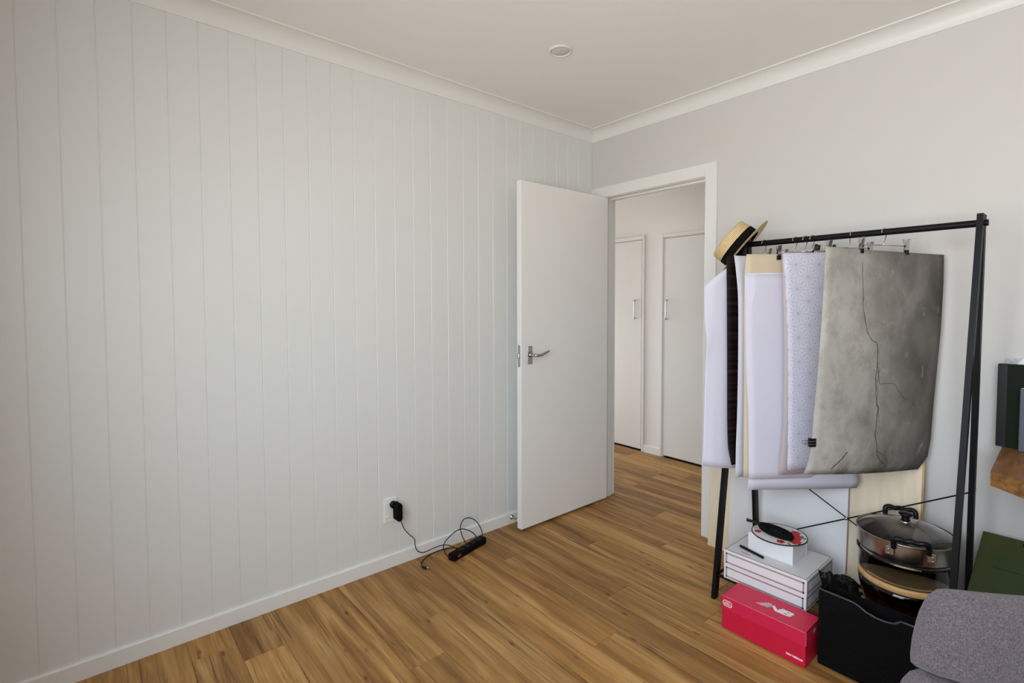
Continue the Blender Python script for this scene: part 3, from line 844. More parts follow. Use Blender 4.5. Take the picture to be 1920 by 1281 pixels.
sheet('backdrop_sheet', sheet_fn(LC, Rline([(1.462, -0.42, 1.556), (1.462, -0.42, 0.640)], 59, -0.10), 0.012, (0.86, -0.5, 0)), M['lace'], 'lilac grey backdrop printed with white daisies', 'backdrop')
CL = [(1.663, -0.58, 1.547), (1.66, -0.58, 1.414), (1.654, -0.58, 1.255), (1.645, -0.58, 1.074), (1.633, -0.58, 0.889), (1.628, -0.58, 0.786), (1.616, -0.58, 0.717), (1.601, -0.58, 0.676)]
CR = [(1.913, -0.04, 1.531), (1.914, -0.04, 1.42), (1.91, -0.04, 1.23), (1.901, -0.04, 1.056), (1.892, -0.04, 0.892), (1.888, -0.04, 0.774), (1.881, -0.05, 0.704), (1.857, -0.08, 0.653)]
cf = sheet_fn(CL, CR, 0.02, extra=lambda s, t: V((0.93, -0.37, 0)) * (-0.030 * math.sin(PI * s) * max(0.0, 1 - 3 * t)))
con = sheet('backdrop_sheet', cf, M['concrete'], 'grey cracked concrete print backdrop, frontmost on the rack', 'backdrop', 18, 34)
cracks = [
    ([(0.305, 0.055), (0.300, 0.125), (0.303, 0.205), (0.297, 0.250), (0.312, 0.295), (0.318, 0.33), (0.335, 0.365), (0.38, 0.40), (0.415, 0.405), (0.428, 0.46), (0.435, 0.51), (0.43, 0.565), (0.440, 0.61), (0.442, 0.645), (0.46, 0.68), (0.475, 0.70), (0.470, 0.765), (0.465, 0.815), (0.48, 0.86), (0.50, 0.905), (0.535, 0.94), (0.59, 0.955), (0.640, 0.985)], 0.0017),
    ([(0.43, 0.495), (0.45, 0.535), (0.443, 0.57), (0.455, 0.61), (0.452, 0.68), (0.47, 0.70), (0.485, 0.735), (0.492, 0.765)], 0.0013),
    ([(0.44, 0.53), (0.452, 0.56), (0.465, 0.59), (0.53, 0.588), (0.59, 0.59), (0.64, 0.625), (0.69, 0.655), (0.755, 0.675), (0.805, 0.695)], 0.0012),
    ([(0.495, 0.895), (0.57, 0.92), (0.615, 0.95), (0.625, 0.985)], 0.0013),
    ([(0.265, 0.895), (0.245, 0.92), (0.225, 0.935), (0.20, 0.955), (0.19, 0.975)], 0.0024),
    ([(0.62, 0.90), (0.65, 0.915), (0.655, 0.94), (0.63, 0.955)], 0.0009)]
bm = B()
for pts, w in cracks:
    dense = []
    for (a, b), (c, d) in zip(pts, pts[1:]):
        for k in range(4):
            q = k / 4
            dense.append((a + (c - a) * q + random.uniform(-0.004, 0.004), b + (d - b) * q))
    dense.append(pts[-1])
    prev = None
    for i, (s, tt) in enumerate(dense):
        c = cf(s, tt) + V((0.93, -0.37, 0)) * 0.0012
        d = cf(dense[min(i + 1, len(dense) - 1)][0], dense[min(i + 1, len(dense) - 1)][1]) - cf(dense[max(i - 1, 0)][0], dense[max(i - 1, 0)][1])
        n = V((0.93, -0.37, 0)).cross(d).normalized() * (w * random.uniform(0.45, 1.1))
        r = (bm.verts.new(c - n), bm.verts.new(c + n))
        if prev:
            bm.faces.new((prev[0], prev[1], r[1], r[0]))
        prev = r
obj('crack_print', bm, M['crack'], con)

# binder clip holding the edge of the concrete print
t = thing('binder_clip', 'small black binder clip on the left edge of the concrete print', 'clip', tuple(edge_at(CL, 0.850)))
ec = edge_at(CL, 0.850); ax = (cf(0.1, 0.85) - cf(0, 0.85)).normalized(); nz = V((0, 0, 1)); nn = ax.cross(nz).normalized()
if nn.x < 0:
    nn = -nn
R3 = Matrix((ax, nn, nz)).transposed().to_4x4(); R3.translation = ec
bm = B(); pf = [(-0.013, 0.0), (-0.011, 0.007), (0.017, 0.0025), (0.0185, 0.0015), (0.017, 0.0008), (-0.009, 0.0045), (-0.009, -0.0045), (0.017, -0.0008), (0.0185, -0.0015), (0.017, -0.0025), (-0.011, -0.007)]
sweep(bm, pf, lambda p, z: R3 @ V((p[0], p[1], z)), (-0.016, 0.016)); obj('jaw', bm, M['black'], t)
for sgn in (-1, 1):
    bm = B(); tube(bm, smooth_path([R3 @ V((0.014, sgn * 0.004, -0.006)), R3 @ V((-0.008, sgn * 0.009, -0.005)), R3 @ V((-0.028, sgn * 0.008, -0.006)), R3 @ V((-0.036, sgn * 0.008, 0.0)), R3 @ V((-0.028, sgn * 0.008, 0.006)), R3 @ V((-0.008, sgn * 0.009, 0.005)), R3 @ V((0.014, sgn * 0.004, 0.006))], 4), 0.0011, 6)
    obj('wire_arm', bm, M['chrome'], t, True)


# ------------------------------------------------------------------ clip hangers
def hanger(hx, ang, clips, label, rz=1.561, hook=True, flip=1):
    a = math.radians(ang); d = V((math.cos(a), math.sin(a), 0)); n = V((math.sin(a), -math.cos(a), 0))
    c = V((hx, -0.310, rz))
    t = thing('clip_hanger', label, 'hanger', (hx, -0.310, rz), 'chrome clip hangers on the rail')
    lo, hi = min(clips) - 0.012, max(clips) + 0.012
    lo, hi = min(lo, -0.02), max(hi, 0.02)
    bm = B(); tube(bm, [c + d * lo, c + d * hi], 0.0017, 8); obj('cross_wire', bm, M['chrome'], t, True)
    # hook over the rail: lies in the plane of the hanger
    R = 0.0155; pts = [c, c + V((0, 0, 0.012)), c + d * (-0.004 * flip) + V((0, 0, 0.020))]
    ctr = V((hx, -0.310, BZ))
    dy = V((0, 1, 0)) if abs(d.y) > 0.3 else d
    hk = V((0.30 * flip, 0.954, 0)).normalized()
    pts = [c, c + V((0, 0, 0.010)), ctr + hk * 0.0125 + V((0, 0, -0.013))]
    for k in range(9):
        an = -0.15 * PI + k / 8 * 1.22 * PI
        pts.append(ctr + hk * (R * math.cos(an)) + V((0, 0, R * math.sin(an))))
    bm = B(); tube(bm, smooth_path(pts, 3), 0.0016, 8); obj('hook', bm, M['chrome'], t, True)
    for s in clips:
        q = c + d * s
        bm = B()
        for sg in (-1, 1):
            pf = [(sg * 0.0035, -0.018), (sg * 0.0060, -0.010), (sg * 0.0045, 0.0), (sg * 0.0080, 0.018), (sg * 0.0110, 0.027), (sg * 0.0098, 0.028), (sg * 0.0066, 0.018), (sg * 0.0032, 0.0), (sg * 0.0045, -0.010), (sg * 0.0022, -0.018)]
            sweep(bm, pf, lambda p, e: q + n * p[0] + d * e + V((0, 0, p[1])), (-0.0075, 0.0075))
        cl = obj('clip', bm, M['chrome'], t)
        bm = B()
        for sg in (-1, 1):
            box(bm, (-0.0085, sg * 0.0012 if sg > 0 else -0.0052, -0.034), (0.0085, 0.0052 if sg > 0 else -0.0012, -0.015), 0.0012)
        bmesh.ops.transform(bm, matrix=Matrix.Translation(q) @ Matrix.Rotation(a, 4, 'Z'), verts=bm.verts[:]); obj('grip', bm, M['black'], cl, label='black grip')
        bm = B(); tube(bm, [q - d * 0.0105, q + d * 0.0105], 0.0030, 10); obj('spring', bm, M['black'], cl, True)
    return t


hanger(1.318, 71, (0.03, 0.13), 'chrome clip hanger under the hat gripping the dark timber print')
hanger(1.451, 56, (-0.075, 0.10), 'chrome clip hanger gripping the beige board')
hanger(1.492, 60, (0.06, 0.13), 'chrome clip hanger second from the beige board, holding dusty pink paper')
hanger(1.520, 60, (0.012, 0.10), 'chrome clip hanger gripping the daisy print')
hanger(1.661, 62, (-0.10, 0.10), 'empty chrome clip hanger between daisy print and concrete print', flip=-1)
hanger(1.777, 65.2, (-0.112, 0.115), 'chrome clip hanger gripping the concrete print')

# ------------------------------------------------------------------ straw boater
ax = V((-0.714, -0.310, 0.628)).normalized()
ux = ax.cross(V((0, 0, 1))).normalized(); uy = ax.cross(ux)
HM = Matrix((ux, uy, ax)).transposed().to_4x4(); HM.translation = (1.222, -0.318, 1.592)
t = thing('straw_hat', 'straw boater hat with black ribbon hung on the rack end', 'hat', (1.222, -0.318, 1.592))
t.matrix_basis = HM


def hat_part(name, prof, m, label=None):
    bm = B(); lathe(bm, prof, 48, None, 1.0, 1.0)
    o = obj(name, bm, m, None, True, label); o.parent = t
    return smooth_by_angle(o, 50)


hat_part('crown', [(0.1035, 0.0), (0.1025, 0.03), (0.1005, 0.076), (0.098, 0.085), (0.092, 0.0885), (0.0, 0.090), (0.0, 0.087), (0.091, 0.0855), (0.0955, 0.083), (0.098, 0.075), (0.0995, 0.03), (0.1005, 0.0), (0.1035, 0.0)], M['straw'])
hat_part('brim', [(0.100, 0.0), (0.125, -0.001), (0.160, -0.0015), (0.162, -0.003), (0.160, -0.0045), (0.125, -0.004), (0.100, -0.003), (0.100, 0.0)], M['straw'])
hat_part('ribbon', [(0.1040, 0.0005), (0.1046, 0.002), (0.1036, 0.040), (0.1026, 0.041), (0.1028, 0.0005), (0.1040, 0.0005)], M['ribbon'], 'black ribbon band')
hat_part('sweatband', [(0.0995, -0.002), (0.0985, 0.03), (0.0965, 0.074), (0.088, 0.0835), (0.0, 0.0855), (0.0, 0.0845), (0.0875, 0.0825), (0.0955, 0.0735), (0.0975, 0.03), (0.0985, -0.002), (0.0995, -0.002)], M['ribbon'], 'black inner lining')

# ------------------------------------------------------------------ boxes at the left of the rack
t = thing('shoe_box', 'red cardboard shoe box with white lettering on the floor', 'box', (1.507, -0.635, 0.0))
X0, X1, Y0, Y1, H = 1.343, 1.668, -0.705, -0.563, 0.135
bm = B(); box(bm, (X0 + 0.002, Y0 + 0.002, 0.0), (X1 - 0.002, Y1 - 0.002, H - 0.002), 0.001); obj('body', bm, M['red'], t)
bm = B()
box(bm, (X0, Y0, H - 0.0012), (X1, Y1, H)); box(bm, (X0, Y0, H - 0.052), (X1, Y0 + 0.0014, H)); box(bm, (X0, Y1 - 0.0014, H - 0.052), (X1, Y1, H))
box(bm, (X0, Y0, H - 0.052), (X0 + 0.0014, Y1, H)); box(bm, (X1 - 0.0014, Y0, H - 0.052), (X1, Y1, H))
lid = obj('lid', bm, M['redlid'], t)
bm = B(); tube(bm, [(X0, Y0 - 0.0002, H), (X1, Y0 - 0.0002, H)], 0.0009, 6); tube(bm, [(X1, Y0, H), (X1, Y0, H - 0.05)], 0.0008, 6); obj('worn_edge', bm, M['leaf_line'], lid, label='pale worn lid edge')
bm = B(); box(bm, (1.460, Y0 + 0.0014, 0.001), (1.4615, Y0 + 0.0022, H - 0.052)); obj('crease', bm, M['redlid'], t)
# lid emblem on the top: bold slanting letters with speed stripes
tm = Matrix.Translation((1.538, -0.636, H + 0.0004))
bm = text_bm('NB', 0.060, tm @ Matrix.Diagonal((1.25, 0.82, 1, 1)), 0.0003, 0.30, 0.0022, 0.88)
for k in range(5):
    yy = -0.017 + k * 0.0082; x0 = -0.078 + k * 0.008; x1 = -0.034 + k * 0.004
    prism_pts = [(x0, yy), (x1, yy), (x1 + 0.001, yy + 0.0042), (x0 + 0.003, yy + 0.0042)]
    vs = [bm.verts.new(tm @ V((px_, py_, 0.0003))) for px_, py_ in prism_pts]
    bm.faces.new(vs)
obj('lid_lettering', bm, M['whiteprint'], lid, label='white NB lettering with speed stripes')
fm = Matrix.Translation((1.628, Y0 + 0.0017, 0.026)) @ Matrix.Rotation(PI / 2, 4, 'X')
bm = text_bm('new balance', 0.0125, fm, 0.0004, 0.0, 0.0004, 0.95); obj('front_lettering', bm, M['whiteprint'], t, label='white new balance lettering')
bm = B(); ring = []
cx, cz = 1.369, H - 0.026
oct_ = [(-0.0195, -0.006), (-0.012, -0.0125), (0.012, -0.0125), (0.0195, -0.006), (0.0195, 0.006), (0.012, 0.0125), (-0.012, 0.0125), (-0.0195, 0.006)]
o1 = [bm.verts.new((cx + p[0], Y0 - 0.0005, cz + p[1])) for p in oct_]; o2 = [bm.verts.new((cx + p[0] * 0.87, Y0 - 0.0005, cz + p[1] * 0.80)) for p in oct_]
for k in range(8):
    bm.faces.new((o1[k], o1[(k + 1) % 8], o2[(k + 1) % 8], o2[k]))
for body, dz in (('NEW', 0.0032), ('BALANCE', -0.0038)):
    b2 = text_bm(body, 0.0078, Matrix.Translation((cx, Y0 - 0.0005, cz + dz)) @ Matrix.Rotation(PI / 2, 4, 'X') @ Matrix.Diagonal((0.9 if len(body) > 4 else 1.2, 1, 1, 1)), 0.0002, 0, 0.0002, 0.92)
    me = D.meshes.new('tmp'); b2.to_mesh(me); b2.free(); bm.from_mesh(me); D.meshes.remove(me)
obj('emblem', bm, M['whiteprint'], lid, label='white eight-sided badge')
bm = text_bm('NB', 0.020, Matrix.Translation((X1 + 0.0005, -0.628, 0.112)) @ Matrix.Rotation(PI / 2, 4, 'Z') @ Matrix.Rotation(PI / 2, 4, 'X'), 0.0002, 0.25); obj('end_lettering', bm, M['greyprint'], lid)


def flat_box(z0, z1, x0, x1, y0, y1, label):
    t = thing('gift_box', label, 'box', ((x0 + x1) / 2, (y0 + y1) / 2, z0), 'white boxes with brown outlines')
    bm = B(); box(bm, (x0, y0, z0), (x1, y1, z1), 0.0012); obj('body', bm, M['whitecard'], t)
    # printed outlines on the two sides in view
    bm = B(); w = 0.0066; e = 0.0003; i = 0.009

    def rect(P):
        u0, u1, v0, v1 = P[1]
        for (a, b, c, d) in ((u0, u1, v0, v0 + w), (u0, u1, v1 - w, v1), (u0, u0 + w, v0, v1), (u1 - w, u1, v0, v1)):
            if P[0] == 'f':
                q = [(a, y0 - e, c), (b, y0 - e, c), (b, y0 - e, d), (a, y0 - e, d)]
            else:
                q = [(x1 + e, a, c), (x1 + e, b, c), (x1 + e, b, d), (x1 + e, a, d)]
            bm.faces.new([bm.verts.new(p) for p in q])
    rect(('f', (x0 + i, x1 - i, z0 + 0.007, z1 - 0.010))); rect(('s', (y0 + i, y1 - i, z0 + 0.007, z1 - 0.010)))
    obj('outline_print', bm, M['taupe'], t, label='brown outline print')
    return t


flat_box(0.1135, 0.1775, 1.262, 1.604, -0.532, -0.254, 'lower of two white boxes with brown outlines, under the rack')
g = flat_box(0.178, 0.242, 1.262, 1.606, -0.534, -0.252, 'upper of two white boxes with brown outlines, grey top')
bm = B(); box(bm, (1.268, -0.528, 0.242), (1.600, -0.258, 0.2426)); obj('top_panel', bm, M['lidgrey'], g, label='pale grey top panel')
bm = B()
for lo, hi in (((1.266, -0.530), (1.602, -0.5285)), ((1.266, -0.2575), (1.602, -0.256)), ((1.266, -0.53), (1.2675, -0.256)), ((1.6005, -0.53), (1.602, -0.256))):
    box(bm, (lo[0], lo[1], 0.242), (hi[0], hi[1], 0.2431))
obj('top_outline', bm, M['darkline'], g, label='dark outline of top')

t = thing('small_box', 'small plain white box carrying the round floral tin lid', 'box', (1.428, -0.378, 0.2426))
bm = B(); box(bm, (1.333, -0.456, 0.2426), (1.522, -0.302, 0.322), 0.001); obj('body', bm, M['whitecard'], t)
bm = B(); box(bm, (1.5222, -0.318, 0.2436), (1.5236, -0.306, 0.318)); obj('side_flap', bm, M['whitecard'], t)

t = thing('tin_lid', 'round white tin lid with red flowers and black rim on small box', 'lid', (1.438, -0.388, 0.3225))
TM = Matrix.Translation((1.438, -0.388, 0.3225))
bm = B(); lathe(bm, [(0.0, 0.0), (0.106, 0.0), (0.108, 0.003), (0.108, 0.006), (0.0, 0.0066)], 56, TM); o = obj('disc', bm, M['plate'], t); smooth_by_angle(o)
bm = B(); lathe(bm, [(0.1075, 0.0028), (0.1105, 0.0032), (0.1105, 0.0072), (0.1075, 0.0072), (0.1075, 0.0028)], 56, TM); obj('rim', bm, M['black'], t, True, 'black rim')
def petal(bm, cx, cy, ang, ln, wd, z):
    n = 9
    vs = []
    for k in range(n):
        a = 2 * PI * k / n
        x = ln * 0.5 * (1 + math.cos(a)); y_ = wd * math.sin(a)
        vs.append(bm.verts.new(TM @ V((cx + x * math.cos(ang) - y_ * math.sin(ang), cy + x * math.sin(ang) + y_ * math.cos(ang), z))))
    bm.faces.new(vs)


def fl(x, y_, s, n=6, z=0.0070):
    for k in range(n):
        petal(bm, x, y_, 2 * PI * k / n + x * 9, s, s * 0.42, z + k * 0.00004)


for args in ((0.078, -0.030, 0.026), (0.062, 0.025, 0.026), (0.036, -0.072, 0.018, 5), (0.045, 0.060, 0.022), (-0.072, -0.045, 0.015, 5), (0.070, -0.004, 0.022)):
    bm = B(); fl(*args); obj('flower_print', bm, M['flower'], t, label='red flower')
for x, y_, a, ln in ((0.088, 0.02, 1.2, 0.022), (0.083, 0.034, 2.0, 0.020), (0.060, -0.062, -0.6, 0.020), (-0.09, -0.02, 2.5, 0.012)):
    bm = B(); petal(bm, x, y_, a, ln, ln * 0.3, 0.0074); obj('leaf_print', bm, M['leafprint'], t, label='green leaf')

# oval black brush lying on the lid
t = thing('hair_brush', 'black oval hair brush lying on the round floral lid', 'brush', (1.43, -0.407, 0.33))
BZ0 = 0.3298
ba = V((1.352, -0.390, 0)); bb = V((1.510, -0.424, 0))
bd = (bb - ba).normalized(); bs = V((-bd.y, bd.x, 0)); bc = (ba + bb) / 2
BM_ = Matrix(((bd.x, bs.x, 0, bc.x), (bd.y, bs.y, 0, bc.y), (0, 0, 1, BZ0), (0, 0, 0, 1)))
HLn = (bb - ba).length / 2
bm = B(); nseg = 44; rings = []
for j in range(7):
    a = 2 * PI * j / 7
    ring = []
    for k in range(nseg):
        th = 2 * PI * k / nseg; jit = 1 + 0.05 * math.sin(k * 7.3) * (1 if j in (0, 1, 6) else 0.3)
        rx = (HLn - 0.014) + 0.014 * math.cos(a) * jit; ry = 0.027 + 0.014 * math.cos(a) * jit
        ring.append(bm.verts.new(BM_ @ V((rx * math.cos(th), ry * math.sin(th), 0.014 + 0.013 * math.sin(a)))))
    rings.append(ring)
for j in range(7):
    for k in range(nseg):
        bm.faces.new((rings[j][k], rings[j][(k + 1) % nseg], rings[(j + 1) % 7][(k + 1) % nseg], rings[(j + 1) % 7][k]))
obj('bristle_ring', bm, M['bristle'], t, True)
bm = B(); lathe(bm, [(0.0, 0.006), (1.0, 0.006), (1.0, 0.012), (0.0, 0.016)], 32, BM_ @ Matrix.Diagonal((HLn - 0.018, 0.020, 1, 1))); obj('pad', bm, M['greypad'], t, True, 'greyish centre pad')
hp = bc - bd * (HLn - 0.006); hp.z = BZ0 + 0.016; he = V((1.304, -0.412, BZ0 + 0.026))
bm = B(); tube(bm, smooth_path([hp, hp.lerp(he, 0.35), hp.lerp(he, 0.7), he], 5), 0.006, 10, rads=[0.010, 0.0095, 0.009, 0.008, 0.007, 0.006, 0.0055, 0.0055, 0.0055, 0.006, 0.0065, 0.007, 0.0075, 0.0078, 0.0076, 0.006]); hd = obj('handle', bm, M['black'], t, True)
bm = B(); lathe(bm, [(0.0026, -0.001), (0.0026, 0.001), (0.0046, 0.001), (0.0046, -0.001), (0.0026, -0.001)], 14, Matrix.Translation(hp.lerp(he, 0.82) + V((0.0, -0.004, 0.0075)))); obj('hang_ring', bm, M['chrome'], hd, True)

# pen on the box
bm = B(); a = V((1.300, -0.462, 0.2487)); b = V((1.418, -0.492, 0.2487))
bm = B(); dirp = (b - a).normalized(); tube(bm, [a, a + dirp * 0.006, a + dirp * 0.052, a + dirp * 0.053, b - dirp * 0.004, b], 0.0058, 12, rads=[0.0044, 0.0058, 0.0058, 0.0052, 0.0052, 0.0046])
t = thing('marker_pen', 'black pen lying on the grey box top', 'pen', tuple((a + b) / 2)); o = obj('barrel', bm, M['black'], t, True)
bm = B(); c0 = a + V((0.004, 0, 0.005)); tube(bm, [c0, c0 + dirp * 0.036], 0.0011, 6); obj('pocket_clip', bm, M['blackmetal'], t, True)
bm = B()
for p0, p1 in (((1.322, -0.497), (1.366, -0.507)), ((1.330, -0.502), (1.352, -0.500)), ((1.340, -0.509), (1.362, -0.503))):
    tube(bm, [V((p0[0], p0[1], 0.2428)), V((p1[0], p1[1], 0.2428))], 0.0009, 5)
obj('red_scribble', bm, M['flower'], g, label='thin red print on box top')

# ------------------------------------------------------------------ black ridged basket and bag
t = thing('storage_basket', 'large black ridged plastic basket with scooped rim beside shoe box', 'basket', (1.90, -0.59, 0.0))
FY, BY = -0.637, -0.548
rim = [(1.688, 0.2852), (1.697, 0.285), (1.753, 0.2838), (1.795, 0.2825), (1.8127, 0.2765), (1.8355, 0.2645), (1.8669, 0.2583), (1.8944, 0.2586), (1.9166, 0.264), (1.9255, 0.272), (1.932, 0.2785), (1.948, 0.2794), (1.98, 0.279), (2.13, 0.279)]
poly = [(rim[0][0] - 0.004, 0.006)] + [(rim[0][0] - 0.004, 0.275)] + rim + [(2.134, 0.006)]
bm = B(); sweep(bm, poly, lambda p, yy: (p[0], yy, p[1]), (FY, FY + 0.004)); body = obj('front_wall', bm, M['blackmatt'], t)
bm = B(); box(bm, (1.684, FY + 0.004, 0.0), (1.688, BY, 0.270)); box(bm, (2.130, FY + 0.004, 0.0), (2.134, BY, 0.270)); box(bm, (1.688, BY - 0.004, 0.0), (2.130, BY, 0.265)); box(bm, (1.688, FY + 0.004, 0.0), (2.130, BY - 0.004, 0.005)); obj('shell', bm, M['blackmatt'], t)
bm = B(); tube(bm, [V((x, FY - 0.0015, z)) for x, z in rim], 0.0035, 8); obj('rim_bead', bm, mat('grey_black_rim', (0.035, 0.035, 0.04, 1), 0.35), t, True, 'shiny grey rim')  # rim bead coloured greyer than the basket walls
for k in range(19):
    z = 0.018 + k * 0.0125
    bm = B(); box(bm, (1.688, FY - 0.003, z), (2.132, FY, z + 0.0055), 0.001); obj('ridge', bm, M['blackmatt'], t)

t = thing('plastic_bag', 'crumpled black plastic bag with pointed top between boxes and pots', 'bag', (1.665, -0.40, 0.111))


def crumple(seed, c, r, sq=1.0):
    bm = B(); bmesh.ops.create_icosphere(bm, subdivisions=4, radius=1.0)
    for v in bm.verts:
        p = v.co.copy(); n1 = noise.noise(p * 2.1 + V((seed, 0, 0))); n2 = abs(noise.noise(p * 5.0 + V((0, seed, 0))))
        k = 1 + 0.22 * n1 - 0.22 * n2
        v.co = V((c[0] + p.x * r[0] * k, c[1] + p.y * r[1] * k, c[2] + p.z * r[2] * k))
    return bm


bm = crumple(3.0, (1.688, -0.405, 0.178), (0.072, 0.10, 0.064))
tips = [(V((1.645, -0.475, 0.238)), V((-0.008, -0.012, 0.085))), (V((1.668, -0.465, 0.242)), V((0.004, -0.012, 0.040))), (V((1.640, -0.470, 0.225)), V((-0.022, -0.024, 0.062)))]
for v in bm.verts:
    v.co.z = max(v.co.z, 0.1125)
    v.co.x = max(v.co.x, 1.611)
    dv = V((v.co.x - 1.863, v.co.y + 0.283, 0))                 # clear of the bowl beside it
    if dv.length < 0.158:
        dv = dv.normalized() * 0.158; v.co.x, v.co.y = 1.863 + dv.x, -0.283 + dv.y
    if v.co.x < 1.70 and v.co.y < -0.41:
        for c_, d_ in tips:
            w_ = max(0.0, 1 - (v.co - c_).length / 0.042)
            v.co += d_ * w_ * 1.1
obj('film', bm, M['blackshiny'], t, False)

# ------------------------------------------------------------------ pots: bowl, board, dish, pan and lid
PX, PY = 1.863, -0.283
bz = SZ + 0.0078
t = thing('amber_bowl', 'dark amber glass bowl at the bottom of the pot stack', 'bowl', (PX, PY, bz))
bm = B(); lathe(bm, [(0.0, bz), (0.075, bz), (0.100, bz + 0.012), (0.130, bz + 0.060), (0.147, bz + 0.125), (0.150, bz + 0.157), (0.146, bz + 0.158), (0.142, bz + 0.125), (0.125, bz + 0.062), (0.095, bz + 0.017), (0.072, bz + 0.006), (0.0, bz + 0.006)], 56, Matrix.Translation((PX, PY, 0))); obj('glass', bm, M['amber'], t, True)
wz = bz + 0.158
bm = B(); lathe(bm, [(0.0, wz), (0.147, wz), (0.1495, wz + 0.003), (0.1495, wz + 0.019), (0.147, wz + 0.022), (0.0, wz + 0.022)], 56, Matrix.Translation((PX, PY, 0)))
t = thing('wooden_board', 'round pale wooden board between amber bowl and clear dish', 'board', (PX, PY, wz)); o = obj('disc', bm, M['lightwood'], t, False); smooth_by_angle(o)
gz = wz + 0.022
t = thing('glass_dish', 'clear round glass dish under the steel pan', 'dish', (PX, PY, gz))
bm = B(); lathe(bm, [(0.0, gz + 0.0005), (0.138, gz + 0.0005), (0.146, gz + 0.004), (0.1495, gz + 0.016), (0.152, gz + 0.078), (0.156, gz + 0.082), (0.156, gz + 0.087), (0.148, gz + 0.086), (0.1455, gz + 0.018), (0.142, gz + 0.009), (0.136, gz + 0.0055), (0.0, gz + 0.0055)], 64, Matrix.Translation((PX, PY, 0))); obj('glass', bm, M['glass'], t, True)
pz = gz + 0.0878; ph = 0.0745
t = thing('steel_pan', 'shallow stainless steel pan with two black handles on the stack', 'pan', (PX, PY, pz))
bm = B(); lathe(bm, [(0.0, pz), (0.140, pz), (0.150, pz + 0.006), (0.154, pz + 0.018), (0.1555, pz + ph - 0.003), (0.160, pz + ph), (0.160, pz + ph + 0.0015), (0.1535, pz + ph), (0.152, pz + 0.018), (0.147, pz + 0.008), (0.138, pz + 0.003), (0.0, pz + 0.003)], 64, Matrix.Translation((PX, PY, 0))); o = obj('body', bm, M['steel'], t, True); smooth_by_angle(o, 50)
for ang in (-72, 108):
    a = math.radians(ang); rd = V((math.cos(a), math.sin(a), 0)); tg = V((-rd.y, rd.x, 0)); c0 = V((PX, PY, pz + ph - 0.020)) + rd * 0.155
    P_ = lambda u, o_, z: c0 + tg * u + rd * o_ + V((0, 0, z))
    pts = [P_(-0.050, 0.010, 0.012), P_(-0.051, 0.013, 0.034), P_(-0.048, 0.018, 0.048), P_(-0.034, 0.020, 0.052), P_(-0.018, 0.020, 0.048), P_(0.0, 0.020, 0.052), P_(0.018, 0.020, 0.048), P_(0.034, 0.020, 0.052), P_(0.048, 0.018, 0.048), P_(0.051, 0.013, 0.034), P_(0.050, 0.010, 0.012)]
    bm = B(); tube(bm, smooth_path(pts, 4), 0.0092, 10); h = obj('handle', bm, M['black'], t, True, 'black handle')
    for s in (-1, 1):
        bm = B(); box(bm, (-0.013, -0.002, -0.021), (0.013, 0.0185, 0.012), 0.002)
        r3 = Matrix((tg, rd, V((0, 0, 1)))).transposed().to_4x4(); r3.translation = P_(s * 0.061, -0.012 - 0.004, 0.002)
        bmesh.ops.transform(bm, matrix=r3, verts=bm.verts[:]); obj('bracket', bm, M['steel'], h)
        for dz in (-0.012, 0.002):
            bm = B(); bmesh.ops.create_uvsphere(bm, u_segments=10, v_segments=6, radius=0.0042); bmesh.ops.transform(bm, matrix=Matrix.Translation(P_(s * 0.064, 0.0015, dz)), verts=bm.verts[:]); obj('rivet', bm, M['chrome'], h, True)
lz = pz + ph + 0.0018
t = thing('pan_lid', 'domed glass pan lid with black knob on the steel pan', 'lid', (PX, PY, lz))
prof = []
for k in range(11):
    q = k / 10; prof.append((0.158 * (1 - q) + 0.0 * q if k < 10 else 0.0, lz + 0.042 * (1 - (1 - q) ** 2)))
inner = [(r * 0.985, z - 0.0032) for r, z in prof[::-1]]
inner[0] = (0.0, inner[0][1]); inner[-1] = (0.1555, lz + 0.0008)
bm = B(); lathe(bm, prof + inner[:-1] + [(0.1545, lz + 0.001), (0.158, lz)], 64, Matrix.Translation((PX, PY, 0))); obj('dome', bm, M['lidglass'], t, True)
bm = B(); lathe(bm, [(0.1565, lz - 0.0003), (0.1605, lz + 0.0003), (0.161, lz + 0.003), (0.158, lz + 0.0045), (0.1562, lz + 0.003), (0.1565, lz - 0.0003)], 64, Matrix.Translation((PX, PY, 0))); obj('rim_band', bm, M['steel'], t, True)
kz = lz + 0.042
bm = B(); lathe(bm, [(0.0, kz - 0.001), (0.024, kz - 0.003), (0.025, kz - 0.001), (0.016, kz + 0.003), (0.0, kz + 0.003)], 28, Matrix.Translation((PX, PY, 0))); kb = obj('knob_washer', bm, M['chrome'], t, True)
bm = B(); lathe(bm, [(0.0, kz + 0.003), (0.016, kz + 0.003), (0.013, kz + 0.010), (0.013, kz + 0.016), (0.022, kz + 0.023), (0.0235, kz + 0.027), (0.021, kz + 0.031), (0.0, kz + 0.032)], 28, Matrix.Translation((PX, PY, 0))); obj('knob', bm, M['black'], t, True, 'black knob')

# ------------------------------------------------------------------ right edge: desk shelf, boards, bag
dp = [(2.102, -0.004), (2.119, -0.459), (2.80, -1.08), (2.80, -0.004)]
t = thing('corner_shelf', 'thick warm oak shelf on the wall at the right edge', 'shelf', (2.45, -0.4, 0.745))
bm = B(); prism(bm, dp, 0.746, 0.796, 0.002); obj('top', bm, M['oak'], t)
for bx_, by_ in ((2.30, -0.30), (2.65, -0.70)):
    bm = B(); tube(bm, [(bx_, -0.004, 0.738), (bx_, by_, 0.738)], 0.008, 8); obj('bracket', bm, M['blackmetal'], t)
bm = B(); bar(bm, (2.76, -1.00, 0.746), (2.76, -1.00, 0.0), 0.04); obj('leg', bm, M['blackmetal'], t)

